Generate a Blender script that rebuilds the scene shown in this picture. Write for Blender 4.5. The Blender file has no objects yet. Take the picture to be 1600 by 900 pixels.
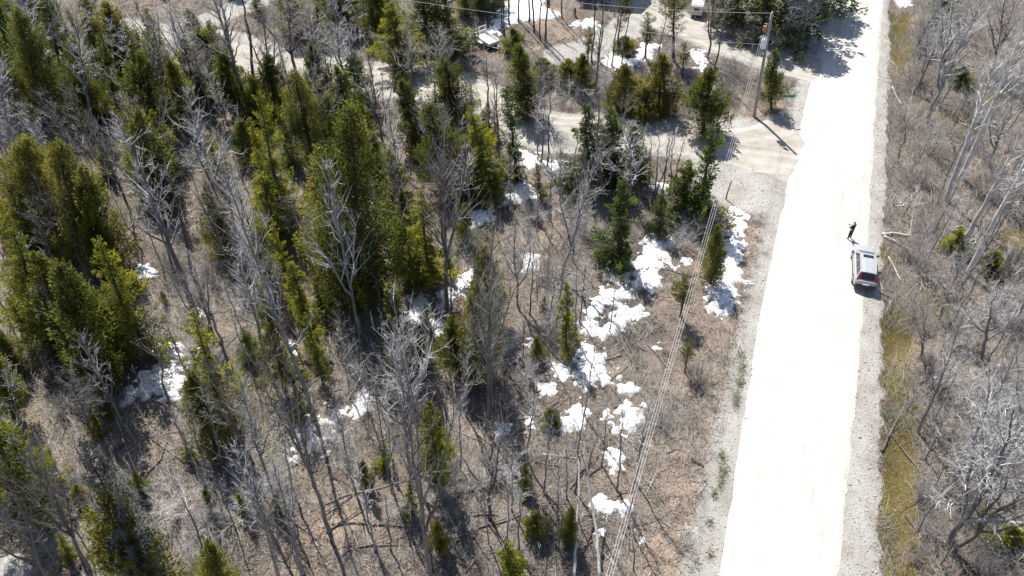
import bpy, bmesh, math, random
import numpy as np
from mathutils import Vector, Quaternion, Matrix

SC = bpy.context.scene
COL = SC.collection
R = math.radians

# ------------------------------------------------------------------ camera, sky, sun, exposure
F, CAMH, PITCH = 1244.0, 42.8, 45.0
cam_data = bpy.data.cameras.new('camera')
cam_data.sensor_width = 36.0
cam_data.lens = 36.0 * F / 1600.0
cam_data.clip_start = 0.5
cam_data.clip_end = 5000.0
cam = bpy.data.objects.new('camera', cam_data)
COL.objects.link(cam)
cam.location = (0, 0, CAMH)
cam.rotation_euler = (R(90 - PITCH), 0, 0)
SC.camera = cam

SUN_EL, SUN_AZ = 55.0, -25.0            # azimuth from +Y, positive towards +X
world = bpy.data.worlds.new('World')
SC.world = world
world.use_nodes = True
wn = world.node_tree
wn.nodes.clear()
sky = wn.nodes.new('ShaderNodeTexSky')
sky.sky_type = 'NISHITA'
sky.sun_disc = False
sky.sun_elevation = R(SUN_EL)
sky.sun_rotation = R(SUN_AZ % 360)
bg = wn.nodes.new('ShaderNodeBackground')
bg.inputs['Strength'].default_value = 0.085
wo = wn.nodes.new('ShaderNodeOutputWorld')
wn.links.new(sky.outputs[0], bg.inputs[0])
wn.links.new(bg.outputs[0], wo.inputs[0])

sun_data = bpy.data.lights.new('sun', 'SUN')
sun_data.energy = 5.0
sun_data.angle = R(0.5)
sun_data.color = (1.0, 0.955, 0.88)
sun = bpy.data.objects.new('sun', sun_data)
COL.objects.link(sun)
sd = Vector((math.sin(R(SUN_AZ)) * math.cos(R(SUN_EL)), math.cos(R(SUN_AZ)) * math.cos(R(SUN_EL)), math.sin(R(SUN_EL))))
sun.rotation_euler = (-sd).to_track_quat('-Z', 'Y').to_euler()
sun.location = sd * 120

SC.view_settings.view_transform = 'Standard'
SC.view_settings.look = 'None'
SC.view_settings.exposure = 1.15
SC.view_settings.gamma = 1.0
SC.cycles.max_bounces = 6
SC.cycles.diffuse_bounces = 3
SC.cycles.transparent_max_bounces = 4

# ------------------------------------------------------------------ numpy helpers
RNG = np.random.default_rng(11)
random.seed(5)
SP, CP = math.sin(R(PITCH)), math.cos(R(PITCH))

def ray(px, py):
    u, v = (px - 800.0) / F, (450.0 - py) / F
    return np.array([u, CP + v * SP, -SP + v * CP])

def hash2(ix, iy, s):
    h = (ix.astype(np.int64) * 374761393 + iy.astype(np.int64) * 668265263 + s * 1442695041) & 0xFFFFFFFF
    h = ((h ^ (h >> 13)) * 1274126177) & 0xFFFFFFFF
    return ((h ^ (h >> 16)) & 0xFFFF) / 65535.0

def vnoise(x, y, s=0):
    x = np.asarray(x, float); y = np.asarray(y, float)
    ix, iy = np.floor(x), np.floor(y)
    fx, fy = x - ix, y - iy
    fx, fy = fx * fx * (3 - 2 * fx), fy * fy * (3 - 2 * fy)
    a, b = hash2(ix, iy, s), hash2(ix + 1, iy, s)
    c, d = hash2(ix, iy + 1, s), hash2(ix + 1, iy + 1, s)
    return (a * (1 - fx) + b * fx) * (1 - fy) + (c * (1 - fx) + d * fx) * fy

def fbm(x, y, s=0, o=4):
    t, a, n = 0, 0.5, 0
    for k in range(o):
        t = t + a * vnoise(x * 2 ** k, y * 2 ** k, s + k * 7); n += a; a *= 0.5
    return t / n

def G0(px, py, z=0.0):
    d = ray(px, py); t = (z - CAMH) / d[2]
    return np.array([d[0] * t, d[1] * t, z])

def poly_dist(X, Y, pts):
    """distance of points to an open polyline"""
    d = np.full(X.shape, 1e9)
    for (ax, ay), (bx, by) in zip(pts[:-1], pts[1:]):
        ex, ey = bx - ax, by - ay
        t = np.clip(((X - ax) * ex + (Y - ay) * ey) / (ex * ex + ey * ey + 1e-9), 0, 1)
        d = np.minimum(d, np.hypot(X - ax - t * ex, Y - ay - t * ey))
    return d

def inside(X, Y, pts):
    c = np.zeros(X.shape, bool)
    n = len(pts)
    for i in range(n):
        (ax, ay), (bx, by) = pts[i], pts[(i + 1) % n]
        if ay == by: continue
        m = ((ay > Y) != (by > Y)) & (X < (bx - ax) * (Y - ay) / (by - ay) + ax)
        c ^= m
    return c

# the roads, as lines on the ground
def gl(pts): return [tuple(G0(*p)[:2]) for p in pts]
def lineof(a, b):
    return lambda y: a[0] + (b[0] - a[0]) * (y - a[1]) / (b[1] - a[1])
ROAD_L = gl([(1118, 1000), (1131, 900), (1160, 700), (1191, 500), (1215, 380), (1236, 280), (1260, 170), (1277, 100), (1300, 10), (1315, -60)])
ROAD_R = gl([(1298, 1000), (1304, 900), (1325, 700), (1343, 500), (1357, 300), (1366, 150), (1373, 50), (1382, -60)])
SHO_R = gl([(1368, 1000), (1366, 900), (1368, 700), (1372, 500), (1378, 300), (1385, 100), (1389, -60)])
def xi(pts):
    p = sorted(pts, key=lambda q: q[1]); ys = [q[1] for q in p]; xs = [q[0] for q in p]
    def f(y):
        y = np.asarray(y, float)
        lo = xs[0] + (xs[1] - xs[0]) / (ys[1] - ys[0]) * (y - ys[0])
        hi = xs[-1] + (xs[-1] - xs[-2]) / (ys[-1] - ys[-2]) * (y - ys[-1])
        return np.where(y < ys[0], lo, np.where(y > ys[-1], hi, np.interp(y, ys, xs)))
    return f
XL, XR, XS = xi(ROAD_L), xi(ROAD_R), xi(SHO_R)
SIDE = gl([(1262, 228), (1200, 235), (1130, 228), (1050, 214), (960, 205), (880, 208), (820, 196), (760, 160), (700, 135), (620, 128), (540, 116), (470, 104), (410, 90), (340, 70), (270, 62), (190, 75), (90, 95), (-40, 120)])
TRACK = gl([(1300, 112), (1240, 100), (1190, 86), (1130, 66), (1085, 46), (1040, 30), (1000, 12), (970, -10), (950, -40)])
YARD = gl([(1010, 14), (985, 40), (950, 62), (915, 78), (880, 86)])
SAND = gl([(400, 0), (330, 30), (260, 50), (190, 40)])
SIDE_W, TRACK_W = 2.7, 2.2

def H(x, y):
    x = np.asarray(x, float); y = np.asarray(y, float)
    base = 0.28 * (fbm(x * 0.13, y * 0.13, 3, 3) - 0.5) + 0.10 * (vnoise(x * 0.7, y * 0.7, 9) - 0.5)
    s = x - XS(y)
    ditch = -0.42 * np.exp(-((s - 1.5) / 1.1) ** 2)
    l = XL(y) - x
    droad = np.where((l < 0) & (x < XR(y)), 0, np.where(l >= 0, l, x - XR(y)))
    fade = np.clip((droad - 0.8) / 3.0, 0, 1)
    dl = -0.16 * np.exp(-((l - 5.0) / 1.6) ** 2)
    near = np.minimum(poly_dist(x, y, SIDE) - SIDE_W, poly_dist(x, y, TRACK) - TRACK_W)
    fade2 = np.clip((near - 0.3) / 2.0, 0, 1)
    return (base * fade + np.where(s > -0.3, ditch, 0) + dl * fade) * fade2

def H1(x, y): return float(H(np.array([x]), np.array([y]))[0])

def G(px, py):
    p = G0(px, py)
    for _ in range(2):
        p = G0(px, py, H1(p[0], p[1]))
    return p

def proj(p):
    d = np.array(p, float) - np.array([0, 0, CAMH])
    dep = d[1] * CP - d[2] * SP
    up = d[1] * SP + d[2] * CP
    return 800 + F * d[0] / dep, 450 - F * up / dep, dep

def zfor(bx, by, py):
    """height above ground plane at which the vertical over (bx, by) shows at picture row py"""
    lo, hi = -1.0, 41.0
    for _ in range(40):
        m = (lo + hi) / 2
        if proj((bx, by, m))[1] > py: lo = m
        else: hi = m
    return lo

# ------------------------------------------------------------------ mesh helpers
def npmesh(name, V, quads=None, tris=None, mats=(), smooth=False, fattr=None, matidx=None, vattr=None):
    me = bpy.data.meshes.new(name)
    V = np.asarray(V, np.float32).reshape(-1, 3)
    q = np.zeros((0, 4), np.int32) if quads is None else np.asarray(quads, np.int32).reshape(-1, 4)
    t = np.zeros((0, 3), np.int32) if tris is None else np.asarray(tris, np.int32).reshape(-1, 3)
    me.vertices.add(len(V)); me.vertices.foreach_set('co', V.ravel())
    nl = q.size + t.size
    me.loops.add(nl); me.loops.foreach_set('vertex_index', np.concatenate([q.ravel(), t.ravel()]).astype(np.int32))
    npoly = len(q) + len(t)
    me.polygons.add(npoly)
    st = np.concatenate([np.arange(len(q)) * 4, q.size + np.arange(len(t)) * 3]).astype(np.int32)
    me.polygons.foreach_set('loop_start', st)
    if smooth: me.polygons.foreach_set('use_smooth', np.ones(npoly, bool))
    for m in mats: me.materials.append(m)
    if matidx is not None: me.polygons.foreach_set('material_index', np.asarray(matidx, np.int32))
    me.update(calc_edges=True)
    if fattr is not None:
        a = me.attributes.new('tint', 'FLOAT', 'FACE'); a.data.foreach_set('value', np.asarray(fattr, np.float32))
    if vattr is not None:
        for k, v in vattr.items():
            a = me.attributes.new(k, 'FLOAT', 'POINT'); a.data.foreach_set('value', np.asarray(v, np.float32).ravel())
    return me

def nrm(v):
    return v / (np.linalg.norm(v, axis=-1, keepdims=True) + 1e-9)

def tubes(P, Rr, sides, caps=False):
    """N tubes of K points each, all at once: vertices and quads"""
    P = np.asarray(P, float); Rr = np.asarray(Rr, float)
    if P.ndim == 2: P, Rr = P[None], Rr[None]
    N, K, _ = P.shape
    T = np.empty_like(P)
    T[:, 1:-1] = P[:, 2:] - P[:, :-2]; T[:, 0] = P[:, 1] - P[:, 0]; T[:, -1] = P[:, -1] - P[:, -2]
    T = nrm(T)
    ref = np.zeros_like(T); axis0 = nrm(P[:, -1] - P[:, 0])
    ref[:] = np.where(np.abs(axis0[:, 2:3]) > 0.75, np.array([[1.0, 0.13, 0]]), np.array([[0.0, 0.1, 1.0]]))[:, None]
    a = nrm(np.cross(T, ref)); b = np.cross(T, a)
    th = np.arange(sides) * 2 * math.pi / sides
    V = P[:, :, None] + Rr[:, :, None, None] * (np.cos(th)[None, None, :, None] * a[:, :, None] + np.sin(th)[None, None, :, None] * b[:, :, None])
    i = np.arange(N)[:, None, None] * K * sides + np.arange(K - 1)[None, :, None] * sides
    j = np.arange(sides)[None, None]; j2 = (j + 1) % sides
    Q = np.stack([i + j, i + j2, i + sides + j2, i + sides + j], -1).reshape(-1, 4)
    return V.reshape(-1, 3), Q

class MB:
    """collects shapes into one mesh"""
    def __init__(s): s.v, s.f, s.n, s.a = [], [], 0, []
    def add(s, V, Fc, val=0.5):
        V = np.asarray(V, float).reshape(-1, 3)
        s.v.append(V); Fc = [tuple(int(i) + s.n for i in f) for f in Fc]; s.f += Fc; s.a += [val] * len(Fc); s.n += len(V)
    def tube(s, P, r, sides=8, cap=True):
        P = np.asarray(P, float); r = np.full(len(P), r, float) if np.isscalar(r) else np.asarray(r, float)
        V, Q = tubes(P, r, sides)
        fs = [tuple(q) for q in Q]
        if cap:
            fs += [tuple(range(sides))[::-1], tuple(range((len(P) - 1) * sides, len(P) * sides))]
        s.add(V, fs)
        return s
    def box(s, c, d, bev=0.0, rot=None):
        c = np.array(c, float); h = np.array(d, float) / 2
        bm = bmesh.new(); bmesh.ops.create_cube(bm, size=1.0)
        for v in bm.verts: v.co = Vector((v.co.x * d[0], v.co.y * d[1], v.co.z * d[2]))
        if bev: bmesh.ops.bevel(bm, geom=bm.edges[:], offset=bev, segments=2, affect='EDGES', profile=0.5)
        if rot is not None: bmesh.ops.rotate(bm, verts=bm.verts[:], matrix=rot, cent=(0, 0, 0))
        bm.verts.index_update()
        s.add([np.array(v.co) + c for v in bm.verts], [[v.index for v in f.verts] for f in bm.faces]); bm.free()
        return s
    def lathe(s, prof, c=(0, 0, 0), sides=16):
        V, Fc = [], []
        for r, z in prof:
            for k in range(sides):
                t = 2 * math.pi * k / sides
                V.append((c[0] + r * math.cos(t), c[1] + r * math.sin(t), c[2] + z))
        for i in range(len(prof) - 1):
            for k in range(sides):
                k2 = (k + 1) % sides
                Fc.append((i * sides + k, i * sides + k2, (i + 1) * sides + k2, (i + 1) * sides + k))
        Fc.append(tuple(range(sides))[::-1]); Fc.append(tuple(range((len(prof) - 1) * sides, len(prof) * sides)))
        s.add(V, Fc); return s
    def loft(s, rings, close=True, cap=True):
        K = len(rings[0]); Fc = []
        for i in range(len(rings) - 1):
            for k in range(K if close else K - 1):
                k2 = (k + 1) % K
                Fc.append((i * K + k, i * K + k2, (i + 1) * K + k2, (i + 1) * K + k))
        if cap: Fc += [tuple(range(K))[::-1], tuple(range((len(rings) - 1) * K, len(rings) * K))]
        s.add(np.array([p for r_ in rings for p in r_]), Fc); return s
    def build(s, name, mat, parent=None, smooth=False, loc=None):
        me = bpy.data.meshes.new(name)
        me.from_pydata([tuple(v) for v in np.concatenate(s.v)], [], s.f)
        me.materials.append(mat)
        if smooth: me.polygons.foreach_set('use_smooth', [True] * len(me.polygons))
        bm = bmesh.new(); bm.from_mesh(me); bmesh.ops.recalc_face_normals(bm, faces=bm.faces[:]); bm.to_mesh(me); bm.free()
        return link(name, me, parent, loc)

def link(name, me, parent=None, loc=None):
    o = bpy.data.objects.new(name, me); COL.objects.link(o)
    if parent is not None: o.parent = parent
    if loc is not None: o.location = loc
    return o

def thing(name, label, cat, loc=(0, 0, 0), rotz=0.0, group=None):
    o = bpy.data.objects.new(name, None); COL.objects.link(o)
    o.empty_display_size = 0.3
    o.location = loc; o.rotation_euler = (0, 0, rotz)
    return tag(o, label, cat, group)

def tag(o, label, cat, group=None):
    o['label'] = label; o['category'] = cat
    if group: o['group'] = group
    return o

def setting(name, me, kind='structure'):
    o = link(name, me); o['kind'] = kind; return o

# ------------------------------------------------------------------ materials
def mat(name):
    m = bpy.data.materials.new(name); m.use_nodes = True
    nt = m.node_tree; nt.nodes.clear()
    return m, nt, nt.nodes.new('ShaderNodeOutputMaterial')

class NT:
    def __init__(s, nt): s.nt = nt
    def n(s, t, **kw):
        x = s.nt.nodes.new(t)
        for k, v in kw.items(): setattr(x, k, v)
        return x
    def l(s, a, b): s.nt.links.new(a, b)
    def noise(s, scale, detail=4, rough=0.55, vec=None):
        x = s.n('ShaderNodeTexNoise'); x.inputs['Scale'].default_value = scale; x.inputs['Detail'].default_value = detail; x.inputs['Roughness'].default_value = rough
        if vec is not None: s.l(vec, x.inputs['Vector'])
        return x.outputs['Fac']
    def ramp(s, fac, stops, interp='LINEAR'):
        x = s.n('ShaderNodeValToRGB'); e = x.color_ramp.elements; x.color_ramp.interpolation = interp
        while len(e) < len(stops): e.new(0.5)
        for k, (p, c) in enumerate(stops):
            e[k].position = p; e[k].color = (*c, 1) if len(c) == 3 else c
        s.l(fac, x.inputs[0]); return x.outputs[0]
    def mix(s, fac, a, b, mode='MIX'):
        x = s.n('ShaderNodeMix', data_type='RGBA', blend_type=mode)
        for i, v in ((0, fac), (6, a), (7, b)):
            if hasattr(v, 'is_linked'): s.l(v, x.inputs[i])
            else: x.inputs[i].default_value = v if i == 0 else (*v, 1)
        return x.outputs[2]
    def math(s, op, a, b=0.0, clamp=False):
        x = s.n('ShaderNodeMath', operation=op); x.use_clamp = clamp
        for i, v in ((0, a), (1, b)):
            if hasattr(v, 'is_linked'): s.l(v, x.inputs[i])
            else: x.inputs[i].default_value = v
        return x.outputs[0]
    def attr(s, name):
        x = s.n('ShaderNodeAttribute'); x.attribute_name = name; return x.outputs['Fac']
    def obj(s): return s.n('ShaderNodeTexCoord').outputs['Object']
    def pos(s): return s.n('ShaderNodeNewGeometry').outputs['Position']
    def rnd(s): return s.n('ShaderNodeObjectInfo').outputs['Random']
    def bsdf(s, col, out, rough=0.8, bump=None, dist=0.02, strength=0.6, metal=0.0, spec=0.3):
        p = s.n('ShaderNodeBsdfPrincipled')
        if hasattr(col, 'is_linked'): s.l(col, p.inputs['Base Color'])
        else: p.inputs['Base Color'].default_value = (*col, 1)
        if hasattr(rough, 'is_linked'): s.l(rough, p.inputs['Roughness'])
        else: p.inputs['Roughness'].default_value = rough
        p.inputs['Metallic'].default_value = metal
        p.inputs['Specular IOR Level'].default_value = spec
        if bump is not None:
            b = s.n('ShaderNodeBump'); b.inputs['Distance'].default_value = dist; b.inputs['Strength'].default_value = strength
            s.l(bump, b.inputs['Height']); s.l(b.outputs[0], p.inputs['Normal'])
        s.l(p.outputs[0], out.inputs['Surface']); return p

def ground_material():
    m, nt, out = mat('forest_floor'); k = NT(nt)
    P = k.pos()
    big, mid, fine, vf = k.noise(0.16, 5, 0.6, P), k.noise(0.9, 6, 0.65, P), k.noise(6.0, 5, 0.7, P), k.noise(22.0, 3, 0.7, P)
    litter = k.ramp(fine, [(0.32, (0.020, 0.015, 0.012)), (0.46, (0.069, 0.055, 0.046)), (0.58, (0.142, 0.123, 0.101)), (0.72, (0.302, 0.272, 0.229))])
    pink = k.ramp(vf, [(0.32, (0.026, 0.022, 0.021)), (0.52, (0.113, 0.099, 0.090)), (0.7, (0.285, 0.266, 0.242))])
    c = k.mix(k.ramp(mid, [(0.42, (0, 0, 0)), (0.6, (1, 1, 1))]), litter, pink)
    straw = k.ramp(vf, [(0.32, (0.050, 0.039, 0.030)), (0.52, (0.158, 0.129, 0.107)), (0.7, (0.323, 0.276, 0.233))])
    sm = k.math('ADD', k.attr('straw'), k.math('MULTIPLY', k.math('SUBTRACT', mid, 0.5), 1.6))
    c = k.mix(k.ramp(sm, [(0.35, (0, 0, 0)), (0.65, (1, 1, 1))]), c, straw)
    moss = k.ramp(fine, [(0.3, (0.05, 0.042, 0.012)), (0.55, (0.082, 0.070, 0.028)), (0.75, (0.140, 0.118, 0.058))])
    mm = k.math('ADD', k.attr('moss'), k.math('MULTIPLY', k.math('SUBTRACT', k.noise(1.6, 6, 0.7, P), 0.5), 1.5))
    c = k.mix(k.ramp(mm, [(0.40, (0, 0, 0)), (0.62, (1, 1, 1))]), c, moss)
    patch = k.ramp(big, [(0.36, (0.75, 0.74, 0.76)), (0.5, (1.15, 1.13, 1.12)), (0.64, (1.75, 1.62, 1.50))])
    c = k.mix(1.0, c, patch, 'MULTIPLY')
    grav = k.ramp(vf, [(0.28, (0.176, 0.169, 0.157)), (0.5, (0.299, 0.290, 0.273)), (0.72, (0.422, 0.414, 0.396))])
    grav = k.mix(k.ramp(k.noise(0.5, 5, 0.6, P), [(0.4, (0, 0, 0)), (0.65, (0.7, 0.7, 0.7))]), grav, (0.20, 0.182, 0.158))
    gm = k.math('ADD', k.attr('gravel'), k.math('ADD', k.math('MULTIPLY', k.math('SUBTRACT', mid, 0.5), 1.1), k.math('MULTIPLY', k.math('SUBTRACT', fine, 0.5), 0.5)))
    c = k.mix(k.ramp(gm, [(0.38, (0, 0, 0)), (0.66, (1, 1, 1))]), c, grav)
    h = k.math('ADD', fine, k.math('MULTIPLY', vf, 0.5))
    k.bsdf(c, out, 0.95, h, 0.10, 0.9, spec=0.1)
    return m

def road_material(name, cols, streak, contrast):
    m, nt, out = mat(name); k = NT(nt)
    cb = k.n('ShaderNodeCombineXYZ')
    k.l(k.math('MULTIPLY', k.attr('across'), streak), cb.inputs[0]); k.l(k.math('MULTIPLY', k.attr('along'), 0.07), cb.inputs[1])
    s = k.noise(1.0, 6, 0.62, cb.outputs[0])
    P = k.pos()
    f, g = k.noise(9.0, 4, 0.7, P), k.noise(0.7, 5, 0.6, P)
    v = k.math('ADD', k.math('MULTIPLY', s, contrast), k.math('ADD', k.math('MULTIPLY', f, 0.3), k.math('MULTIPLY', g, 1.0 - contrast - 0.3 + 0.0)))
    c = k.ramp(v, [(0.36, cols[0]), (0.47, cols[1]), (0.60, cols[2])])
    e = k.math('ADD', k.math('ABSOLUTE', k.attr('across')), k.math('MULTIPLY', k.math('SUBTRACT', g, 0.5), 0.5))
    loose = k.ramp(k.noise(22.0, 3, 0.7, P), [(0.3, (0.21, 0.20, 0.185)), (0.5, (0.33, 0.32, 0.30)), (0.72, (0.44, 0.43, 0.41))])
    c = k.mix(k.ramp(e, [(0.74, (0, 0, 0)), (1.0, (1, 1, 1))]), c, loose)
    k.bsdf(c, out, 0.95, k.math('ADD', f, k.math('MULTIPLY', s, 0.6)), 0.03, 0.7, spec=0.15)
    return m

def foliage_material(name, stops, trans=0.28):
    m, nt, out = mat(name); k = NT(nt)
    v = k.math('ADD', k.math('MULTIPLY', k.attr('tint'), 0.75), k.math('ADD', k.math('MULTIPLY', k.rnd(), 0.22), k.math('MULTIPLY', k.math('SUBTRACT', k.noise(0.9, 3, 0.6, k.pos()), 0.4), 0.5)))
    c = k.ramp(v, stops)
    d = k.n('ShaderNodeBsdfDiffuse'); t = k.n('ShaderNodeBsdfTranslucent'); x = k.n('ShaderNodeMixShader'); x.inputs[0].default_value = trans
    k.l(c, d.inputs[0]); k.l(c, t.inputs[0]); k.l(d.outputs[0], x.inputs[1]); k.l(t.outputs[0], x.inputs[2]); k.l(x.outputs[0], out.inputs[0])
    return m

def bark_material(name, a, b, c_, scale=3.0):
    m, nt, out = mat(name); k = NT(nt)
    mp = k.n('ShaderNodeMapping'); k.l(k.obj(), mp.inputs[0]); mp.inputs['Scale'].default_value = (4, 4, 0.9)
    n1 = k.noise(scale, 5, 0.65, mp.outputs[0]); n2 = k.noise(1.1, 3, 0.6, k.pos())
    v = k.math('ADD', k.math('MULTIPLY', n1, 0.6), k.math('ADD', k.math('MULTIPLY', n2, 0.3), k.math('MULTIPLY', k.rnd(), 0.16)))
    k.bsdf(k.ramp(v, [(0.36, a), (0.5, b), (0.66, c_)]), out, 0.9, n1, 0.02, 0.6, spec=0.15)
    return m

def twig_material(name, stops):
    m, nt, out = mat(name); k = NT(nt)
    v = k.math('ADD', k.math('MULTIPLY', k.attr('tint'), 0.7), k.math('MULTIPLY', k.rnd(), 0.3))
    k.bsdf(k.ramp(v, stops), out, 0.85, spec=0.2)
    return m

def plain(name, col, rough=0.6, metal=0.0, spec=0.4, var=0.15, scale=8.0):
    m, nt, out = mat(name); k = NT(nt)
    n = k.noise(scale, 4, 0.6, k.obj())
    lo = tuple(x * (1 - var) for x in col); hi = tuple(min(1, x * (1 + var)) for x in col)
    k.bsdf(k.ramp(n, [(0.35, lo), (0.65, hi)]), out, rough, n, 0.004, 0.25, metal, spec)
    return m

def snow_material():
    m, nt, out = mat('old_snow'); k = NT(nt); P = k.pos()
    f, g = k.noise(5.0, 5, 0.65, P), k.noise(26.0, 3, 0.7, P)
    c = k.ramp(k.math('ADD', k.math('MULTIPLY', f, 0.6), k.math('MULTIPLY', g, 0.4)), [(0.38, (0.16, 0.14, 0.118)), (0.435, (0.40, 0.385, 0.365)), (0.49, (0.60, 0.605, 0.61)), (0.58, (0.80, 0.81, 0.83))])
    k.bsdf(c, out, 0.7, k.math('ADD', f, k.math('MULTIPLY', g, 0.4)), 0.08, 0.8, spec=0.3)
    return m

M = {}
M['ground'] = ground_material()
M['road'] = road_material('pale_gravel', [(0.26, 0.243, 0.214), (0.35, 0.337, 0.314), (0.43, 0.422, 0.405)], 7.0, 0.5)
M['side'] = road_material('worn_gravel', [(0.168, 0.151, 0.128), (0.248, 0.228, 0.200), (0.336, 0.320, 0.292)], 4.0, 0.4)
M['cedar'] = foliage_material('cedar_foliage', [(0.12, (0.049, 0.063, 0.015)), (0.40, (0.130, 0.145, 0.033)), (0.66, (0.218, 0.219, 0.047)), (0.92, (0.309, 0.262, 0.058))], 0.55)
M['rust'] = foliage_material('bronzed_cedar_foliage', [(0.12, (0.071, 0.077, 0.019)), (0.42, (0.170, 0.168, 0.036)), (0.72, (0.274, 0.240, 0.051)), (0.95, (0.354, 0.258, 0.056))], 0.55)
M['fir'] = foliage_material('fir_foliage', [(0.12, (0.056, 0.070, 0.012)), (0.40, (0.156, 0.171, 0.025)), (0.70, (0.307, 0.298, 0.034)), (0.95, (0.402, 0.353, 0.046))], 0.55)
M['spruce'] = foliage_material('spruce_foliage', [(0.12, (0.042, 0.062, 0.018)), (0.5, (0.101, 0.133, 0.030)), (0.85, (0.198, 0.222, 0.046))], 0.5)
M['pine'] = foliage_material('pine_needles', [(0.12, (0.055, 0.062, 0.014)), (0.5, (0.115, 0.120, 0.026)), (0.9, (0.20, 0.18, 0.05))], 0.35)
M['lichen'] = foliage_material('lichened_twigs', [(0.1, (0.055, 0.062, 0.060)), (0.5, (0.115, 0.125, 0.118)), (0.9, (0.22, 0.22, 0.20))], 0.1)
M['dark_bark'] = bark_material('conifer_bark', (0.035, 0.028, 0.024), (0.075, 0.060, 0.052), (0.13, 0.108, 0.095))
M['grey_bark'] = bark_material('grey_bark', (0.07, 0.068, 0.068), (0.15, 0.146, 0.148), (0.31, 0.30, 0.298))
M['tan_bark'] = bark_material('tan_bark', (0.06, 0.050, 0.044), (0.125, 0.108, 0.098), (0.235, 0.212, 0.195))
M['birch_bark'] = bark_material('pale_bark', (0.20, 0.185, 0.17), (0.40, 0.375, 0.345), (0.58, 0.55, 0.51))
M['brown_bark'] = bark_material('brown_bark', (0.045, 0.035, 0.030), (0.085, 0.068, 0.058), (0.16, 0.13, 0.11))
M['twig'] = twig_material('grey_twigs', [(0.1, (0.136, 0.127, 0.127)), (0.45, (0.370, 0.354, 0.354)), (0.85, (0.788, 0.771, 0.752))])
M['twig_brown'] = twig_material('brown_twigs', [(0.1, (0.084, 0.071, 0.064)), (0.45, (0.198, 0.177, 0.165)), (0.85, (0.432, 0.403, 0.381))])
M['brush'] = twig_material('dry_brush', [(0.05, (0.067, 0.057, 0.050)), (0.4, (0.189, 0.177, 0.164)), (0.7, (0.315, 0.309, 0.287)), (0.95, (0.441, 0.444, 0.394))])
M['grass'] = twig_material('dead_grass', [(0.05, (0.082, 0.062, 0.049)), (0.5, (0.203, 0.166, 0.143)), (0.95, (0.361, 0.306, 0.270))])
M['moss'] = twig_material('ditch_grass_blades', [(0.05, (0.037, 0.032, 0.012)), (0.5, (0.090, 0.078, 0.028)), (0.95, (0.170, 0.144, 0.075))])
M['creeper'] = twig_material('creeping_juniper', [(0.05, (0.045, 0.045, 0.010)), (0.5, (0.115, 0.105, 0.022)), (0.95, (0.21, 0.18, 0.04))])
M['weed'] = twig_material('weed_blades', [(0.05, (0.045, 0.055, 0.020)), (0.5, (0.105, 0.115, 0.05)), (0.95, (0.22, 0.21, 0.12))])
M['leaf'] = twig_material('fallen_leaves', [(0.05, (0.064, 0.038, 0.024)), (0.5, (0.170, 0.123, 0.085)), (0.95, (0.391, 0.306, 0.221))])
M['stone'] = twig_material('loose_stones', [(0.05, (0.176, 0.169, 0.157)), (0.5, (0.308, 0.299, 0.282)), (0.95, (0.458, 0.449, 0.431))])
M['snow'] = snow_material()

# ------------------------------------------------------------------ ground
def axis(lo, hi, st, far):
    a = np.arange(lo, hi + st * 0.5, st)
    return np.concatenate([lo - np.array(far[::-1], float), a, hi + np.array(far, float)])
gx = axis(-72, 72, 0.5, [4, 12, 40, 140, 500, 1600]); gy = axis(8, 108, 0.5, [4, 12, 40, 140, 500, 1600])
GX, GY = np.meshgrid(gx, gy)
GZ = H(GX, GY)
def zones(X, Y):
    l = XL(Y) - X; r = X - XR(Y); s = X - XS(Y) + 0.9 * (fbm(X * 0.9 + Y * 0.3, Y * 0.7, 61, 4) - 0.5)
    lw = 2.5 + 1.2 * np.clip((40 - Y) / 20, 0, 1)
    grav = np.where(l > 0, np.clip(1.15 - l / lw, 0, 1.0), np.where(s < 0.2, 1.2, np.clip(0.9 - s / 0.5, 0, 1)))
    ds = poly_dist(X, Y, SIDE) - SIDE_W; dt = poly_dist(X, Y, TRACK) - TRACK_W
    grav = np.maximum(grav, np.clip(0.9 - np.minimum(ds, dt) / 1.6, 0, 1))
    grav = np.maximum(grav, np.clip(1.0 - (poly_dist(X, Y, YARD) - 1.6) / 1.4, 0, 0.8))
    grav = np.maximum(grav, np.clip(1.0 - (poly_dist(X, Y, SAND) - 1.2) / 1.5, 0, 0.8))
    j = G0(1180, 255); grav = np.maximum(grav, np.clip(1.2 - (np.hypot((X - j[0]), (Y - j[1]) * 0.8) - 4.5) / 2.5, 0, 1.0))
    moss = np.where(s > 0, np.exp(-((s - 1.5) / 1.3) ** 2), 0) * 1.1
    a, b, c_, d = G0(1380, 480)[1], G0(1380, 900)[1], G0(1420, 105)[1], G0(1420, 20)[1]
    win = np.clip((a - Y) / 1.5 + 0.5, 0, 1) + np.clip((Y - c_) / 2 + 0.5, 0, 1) * np.clip((d - Y) / 2 + 1, 0, 1)
    moss = moss * np.clip(win, 0.30, 1)
    green = np.clip((fbm(X * 0.17, Y * 0.17, 21, 3) - 0.57 + 0.13 * (s > 3)) * 3, 0, 0.6) * np.where((l > 0) & (l < 22), 0.0, 1.0)
    moss = np.maximum(moss, green)
    straw = np.clip((fbm(X * 0.11 + 5, Y * 0.11, 33, 3) - 0.40) * 2.0, 0, 0.7)
    yd = G0(885, 15); straw = np.maximum(straw, np.clip(1.3 - np.hypot(X - yd[0], (Y - yd[1]) * 0.5) / 6, 0, 1))
    straw = np.maximum(straw, np.where(l > 0, np.clip(0.9 - np.abs(l - 5) / 7, 0, 0.55), 0))
    return grav, moss, straw
zg, zm, zs = zones(GX, GY)
nx, ny = len(gx), len(gy)
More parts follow.
